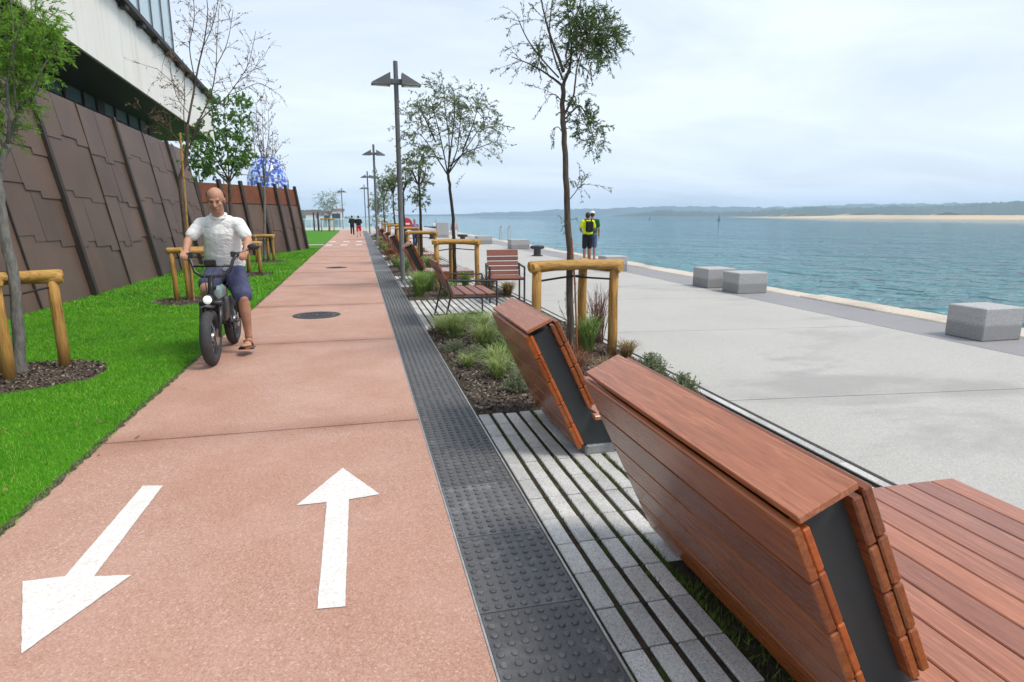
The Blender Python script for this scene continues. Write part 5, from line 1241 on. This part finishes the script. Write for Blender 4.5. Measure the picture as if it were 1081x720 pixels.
h=MB(); hbp=[(-.30,7.06,1.105),(-.235,6.99,1.10),(-.20,6.94,1.04),(-.165,6.91,.93),(-.10,6.90,.885),(0,6.90,.88)]
h.tube([(BX+.02+x,y,z) for x,y,z in hbp]+[(BX+.02-x,y,z) for x,y,z in hbp[-2::-1]],.0165,12); hbb=bp(h,'handlebar',M['bikeblack'])
for s in (-1,1):
    MB().tube([(BX+.02+s*.31,7.075,1.105),(BX+.02+s*.225,6.985,1.10)],.021,10).build('grip',M['rubber'],hbb,True)
    MB().tube([(BX+.02+s*.225,6.975,1.10),(BX+.02+s*.27,6.98,1.09),(BX+.02+s*.33,7.03,1.085)],.007,6).build('brake_lever',M['bikeblack'],hbb,True)
    MB().bbox((BX+.02+s*.20-.022,6.945,1.07),(BX+.02+s*.20+.022,6.985,1.13),.008).build('switch_block',M['bikeblack'],hbb)
MB().tube([(BX+.02-.175,6.915,.985),(BX+.02+.175,6.915,.985)],.011,8).build('crossbar',M['bikeblack'],hbb,True)
MB().bbox((BX-.045,6.875,.985),(BX+.065,6.915,1.055),.012).build('display',M['eye'],hbb)
MB().tube([(BX+.29,6.99,1.11),(BX+.34,7.02,1.13),(BX+.385,7.03,1.155)],.008,6).build('mirror_arm',M['bikeblack'],hbb,True)
MB().ell((BX+.415,7.03,1.172),(.062,.022,.034)).build('mirror',M['bikeblack'],hbb,True)
cb=MB()
for s in (-.5,.2,.6): cb.tube([(BX+.02+s*.2,6.93,1.0),(BX+s*.08,6.83,.86),(BX+s*.05,6.79,.74)],.005,5)
bp(cb,'cables',M['rubber'])
cm=MB(); cm.lathe([(.075,-.01),(.075,.01)],20,Matrix.Translation((BX+.07,7.32,.33))@Matrix.Rotation(PI/2,4,'Y')); cm.tube([(BX+.09,7.32,.33),(BX+.11,7.27,.22),(BX+.13,7.2,.125)],.012,8); cm.tube([(BX-.09,7.32,.33),(BX-.11,7.36,.44)],.012,8)
cm.tube([(BX-.1,7.32,.33),(BX+.1,7.32,.33)],.016,10); bp(cm,'crank',M['bikeblack'])
pd=MB(); pd.bbox((BX+.17,7.06,.062),(BX+.33,7.18,.084),.006); bp(pd,'pedal',M['bikeblack']); pd=MB(); pd.bbox((BX-.20,7.30,.265),(BX-.10,7.4,.29),.006); bp(pd,'pedal',M['bikeblack'])

# --- generic standing or moving figure, built at 1.75 m facing local -Y
def figure(label, loc, rz, h, J, top, bottom, shoes, hairmat, long_sleeve=False, bottom_to='knee', vox=.013, cap=None, skin='skin', bag=None):
    D=dict(head=(0,-.02,1.63),neck=(0,.01,1.47),chest=(0,.0,1.27),pel=(0,.02,.97),shl=(-.185,.01,1.41),shr=(.185,.01,1.41),ell=(-.24,.04,1.14),elr=(.24,.04,1.14),wrl=(-.25,-.04,.90),wrr=(.25,-.04,.90),
           hil=(-.09,.01,.92),hir=(.09,.01,.92),knl=(-.10,-.02,.49),knr=(.10,-.02,.49),anl=(-.10,.02,.085),anr=(.10,.02,.085)); D.update(J)
    D={k:Vector(v) for k,v in D.items()}; b=MB(); R=Matrix.Identity(3)
    head(b,D['head'],R,1.0); b.capsule(D['neck'],D['head'],.055,.05); b.capsule(D['chest'],D['pel'],.125,.125,14,5,((1,0,0),1.25)); b.capsule(D['shl'],D['shr'],.065,.065)
    for s in 'lr':
        b.capsule(D['sh'+s],D['el'+s],.052,.040); b.capsule(D['el'+s],D['wr'+s],.042,.028); dd=(D['wr'+s]-D['el'+s]); hand(b,D['wr'+s],dd,(1 if s=='l' else -1,0,0),(0,-1,0),1.0,.55)
        b.capsule(D['hi'+s],D['kn'+s],.085,.058); b.capsule(D['kn'+s],D['kn'+s].lerp(D['an'+s],.35),.056,.058); b.capsule(D['kn'+s].lerp(D['an'+s],.35),D['an'+s],.058,.038)
        a=D['an'+s]; b.capsule(a+Vector((0,.03,-.045)),a+Vector((0,-.13,-.055)),.036,.030)
    o=fused(b,'person',M[skin],None,vox*.75,2); tag(o,label,'person')
    t=MB(); t.capsule(D['chest']+Vector((0,0,.02)),D['pel']+Vector((0,0,.05)),.142,.145,14,4,((1,0,0),1.28)); t.capsule(D['shl'],D['shr'],.074,.074)
    for s in 'lr':
        if long_sleeve: t.capsule(D['sh'+s],D['el'+s],.068,.056); t.capsule(D['el'+s],D['el'+s].lerp(D['wr'+s],.85),.054,.042)
        else: t.capsule(D['sh'+s],D['sh'+s].lerp(D['el'+s],.62),.07,.068)
    fused(t,'shirt',M['cloth_'+top],o,vox,2)
    t=MB(); t.capsule(D['pel']+Vector((-.05,0,-.03)),D['pel']+Vector((.05,0,-.03)),.138,.138)
    for s in 'lr':
        if bottom_to=='knee': t.capsule(D['hi'+s],D['hi'+s].lerp(D['kn'+s],.88),.105,.088)
        else: t.capsule(D['hi'+s],D['kn'+s],.102,.075); t.capsule(D['kn'+s],D['kn'+s].lerp(D['an'+s],.93),.075,.062)
    fused(t,'shorts' if bottom_to=='knee' else 'trousers',M['cloth_'+bottom],o,vox,2)
    for s in 'lr':
        a=D['an'+s]; t=MB(); t.capsule(a+Vector((0,.03,-.04)),a+Vector((0,-.14,-.05)),.044,.038); fused(t,'shoe',M['cloth_'+shoes],o,vox,1)
    hc=D['head']; t=MB(); t.ell(hc+Vector((0,.022,.042)),(.084,.10,.086)); t.ell(hc+Vector((0,.06,-.01)),(.074,.055,.07))
    hr=fused(t,'hair',M[hairmat],o,vox*.7,1)
    if cap:
        t=MB(); t.ell(hc+Vector((0,.01,.062)),(.094,.112,.075)); t.capsule(hc+Vector((-.04,-.10,.05)),hc+Vector((.04,-.10,.05)),.03,.03,8,3); fused(t,'cap',M['cloth_'+cap],o,vox*.7,1)
    if bag:
        t=MB(); t.bbox((-.14,.135,1.06),(.14,.27,1.44),.05); bg=t.build('backpack',M['cloth_'+bag],o)
        bm=bmesh.new(); bm.from_mesh(bg.data); bm.to_mesh(bg.data); bm.free()
        for s in (-1,1): MB().tube([(s*.10,.16,1.42),(s*.115,.03,1.505),(s*.12,-.10,1.44),(s*.12,-.15,1.25)],.018,6).build('strap',M['cloth_'+bag],bg,True)
    o.location=loc; o.rotation_euler=(0,0,rz); o.scale=(h/1.75,)*3
    return o
figure('man in a neon yellow shirt with a black backpack, facing the water',(*onz(619.5,276.5,.02)[:2],.02),math.radians(178),1.57,dict(ell=(-.27,.0,1.16),wrl=(-.16,-.2,1.08),elr=(.27,.0,1.16),wrr=(.16,-.2,1.08),head=(0,-.03,1.62)),'neon','black','black','hair',bag='black',cap=None,skin='skindark')
figure('person in a dark green top and white cap, half hidden by the man in yellow',(*onz(624.2,275.4,.02)[:2],.02),math.radians(160),1.60,dict(elr=(.25,.02,1.15),wrr=(.17,-.18,1.05)),'green','slateblue','black','hair',cap='whitecap')
figure('man in a blue checked shirt and dark trousers walking on the promenade',(2.60,29.9,.004),math.radians(8),1.30,dict(knl=(-.10,-.12,.50),anl=(-.10,-.10,.09),knr=(.10,.04,.49),anr=(.10,.22,.12),wrl=(-.26,-.12,.92),ell=(-.24,.03,1.14)),'plaid','darkblue','black','hair',bottom_to='ankle',long_sleeve=False)
figure('runner in a black top and red shorts going away along the path',(.03,43.2,.004),math.radians(176),1.46,dict(knl=(-.10,-.22,.56),anl=(-.10,.02,.22),knr=(.10,.06,.50),anr=(.10,.30,.16),ell=(-.26,.14,1.18),wrl=(-.18,-.10,1.16),elr=(.26,-.04,1.15),wrr=(.16,-.22,1.24)),'black','red','black','hair',long_sleeve=True)
figure('companion in all black running beside the one in red shorts',(-.42,47.5,.004),math.radians(180),1.46,dict(knl=(-.10,.06,.50),anl=(-.10,.28,.14),knr=(.10,-.2,.56),anr=(.10,.0,.2),ell=(-.26,-.02,1.15),wrl=(-.18,-.2,1.2),elr=(.26,.14,1.18),wrr=(.18,-.1,1.14)),'black','black','black','hair',long_sleeve=True,bottom_to='ankle')
figure('walker in a pale pink jacket and white trousers near the tall concrete box',(4.95,33,.004),math.radians(-10),1.25,dict(knl=(-.10,-.10,.50),anl=(-.10,-.08,.09),anr=(.10,.16,.10)),'palepink','offwhite','offwhite','hair',long_sleeve=True,bottom_to='ankle')
a=at(319.5,240,48); figure('dark clad person standing at the end of the farther steel wall',(a.x-.1,48,.004),math.radians(120),1.3,dict(),'black','black','black','hair',long_sleeve=True,bottom_to='ankle')

# ------------------------------------------------------------------ air, light, camera
hz=MB().box((-5900,-5900,-6),(5900,5900,130)).build('haze',None) if False else None
mz_=bpy.data.materials.new('haze_air'); mz_.use_nodes=True; nt=mz_.node_tree
for nd in list(nt.nodes): nt.nodes.remove(nd)
pv=nt.nodes.new('ShaderNodeVolumePrincipled'); ou=nt.nodes.new('ShaderNodeOutputMaterial'); nt.links.new(pv.outputs[0],ou.inputs['Volume'])
pv.inputs['Color'].default_value=(.64,.81,1,1); pv.inputs['Density'].default_value=.00036; pv.inputs['Anisotropy'].default_value=.3
HAZE=True
if HAZE:
    o=MB().box((-3290,-3290,-4),(3290,3290,78)).build('haze',mz_); tag(o,kind='stuff')
SUN_EL,SUN_AZ=math.radians(58),math.radians(125)       # azimuth clockwise from +Y
sd=Vector((math.cos(SUN_EL)*math.sin(SUN_AZ),math.cos(SUN_EL)*math.cos(SUN_AZ),math.sin(SUN_EL)))
L=bpy.data.lights.new('sun','SUN'); L.energy=2.4; L.angle=math.radians(16); L.color=(1,.92,.80)
lo=bpy.data.objects.new('sun',L); C.objects.link(lo); lo.rotation_euler=sd.to_track_quat('Z','Y').to_euler()
w=bpy.data.worlds.new('World'); scene.world=w; w.use_nodes=True; nt=w.node_tree
bg=nt.nodes['Background']
sky=nt.nodes.new('ShaderNodeTexSky'); sky.sky_type='NISHITA'; sky.sun_disc=False; sky.sun_elevation=SUN_EL; sky.sun_rotation=SUN_AZ
sky.air_density=1.0; sky.dust_density=2.0; sky.ozone_density=1.5
tc=nt.nodes.new('ShaderNodeTexCoord'); sp_=nt.nodes.new('ShaderNodeSeparateXYZ'); nt.links.new(tc.outputs['Generated'],sp_.inputs[0])
def mth(op,a,b=0.0,cl=False):
    m=nt.nodes.new('ShaderNodeMath'); m.operation=op; m.use_clamp=cl
    for s,v in zip(m.inputs,(a,b)):
        if isinstance(v,bpy.types.NodeSocket): nt.links.new(v,s)
        else: s.default_value=v
    return m.outputs[0]
zz=mth('ADD',mth('MAXIMUM',sp_.outputs[2],0.0),.16)
cv=nt.nodes.new('ShaderNodeCombineXYZ'); nt.links.new(mth('DIVIDE',sp_.outputs[0],zz),cv.inputs[0]); nt.links.new(mth('DIVIDE',sp_.outputs[1],zz),cv.inputs[1])
nz=nt.nodes.new('ShaderNodeTexNoise'); nz.inputs['Scale'].default_value=.85; nz.inputs['Detail'].default_value=7; nz.inputs['Roughness'].default_value=.56; nz.inputs['Distortion'].default_value=.5
mp=nt.nodes.new('ShaderNodeMapping'); mp.inputs['Scale'].default_value=(.75,1.2,1); mp.inputs['Location'].default_value=(3.1,1.7,0); nt.links.new(cv.outputs[0],mp.inputs[0]); nt.links.new(mp.outputs[0],nz.inputs['Vector'])
rp=nt.nodes.new('ShaderNodeValToRGB'); rp.color_ramp.elements[0].position=.36; rp.color_ramp.elements[0].color=(.72,)*3+(1,); rp.color_ramp.elements[1].position=.60; rp.color_ramp.elements[1].color=(1.0,)*3+(1,); nt.links.new(nz.outputs['Fac'],rp.inputs[0])
mx=nt.nodes.new('ShaderNodeMix'); mx.data_type='RGBA'; nt.links.new(rp.outputs[0],mx.inputs[0]); nt.links.new(sky.outputs[0],mx.inputs[6]); mx.inputs[7].default_value=(7.55,8.3,9.35,1)
nt.links.new(mx.outputs[2],bg.inputs[0]); bg.inputs[1].default_value=.105

cam=bpy.data.cameras.new('camera'); cam.sensor_width=36; cam.lens=36*FPX/1081; cam.clip_start=.05; cam.clip_end=12000
co=bpy.data.objects.new('camera',cam); C.objects.link(co); co.location=(0,0,HC); co.rotation_euler=(PI/2-PITCH,0,-YAW); scene.camera=co
scene.view_settings.view_transform='Standard'; scene.view_settings.look='None'; scene.view_settings.exposure=0.30; scene.view_settings.gamma=1
scene.render.engine='CYCLES'; cy=scene.cycles; cy.use_denoising=True; cy.max_bounces=8; cy.volume_bounces=2; cy.transparent_max_bounces=8; cy.use_adaptive_sampling=True; cy.adaptive_threshold=.02
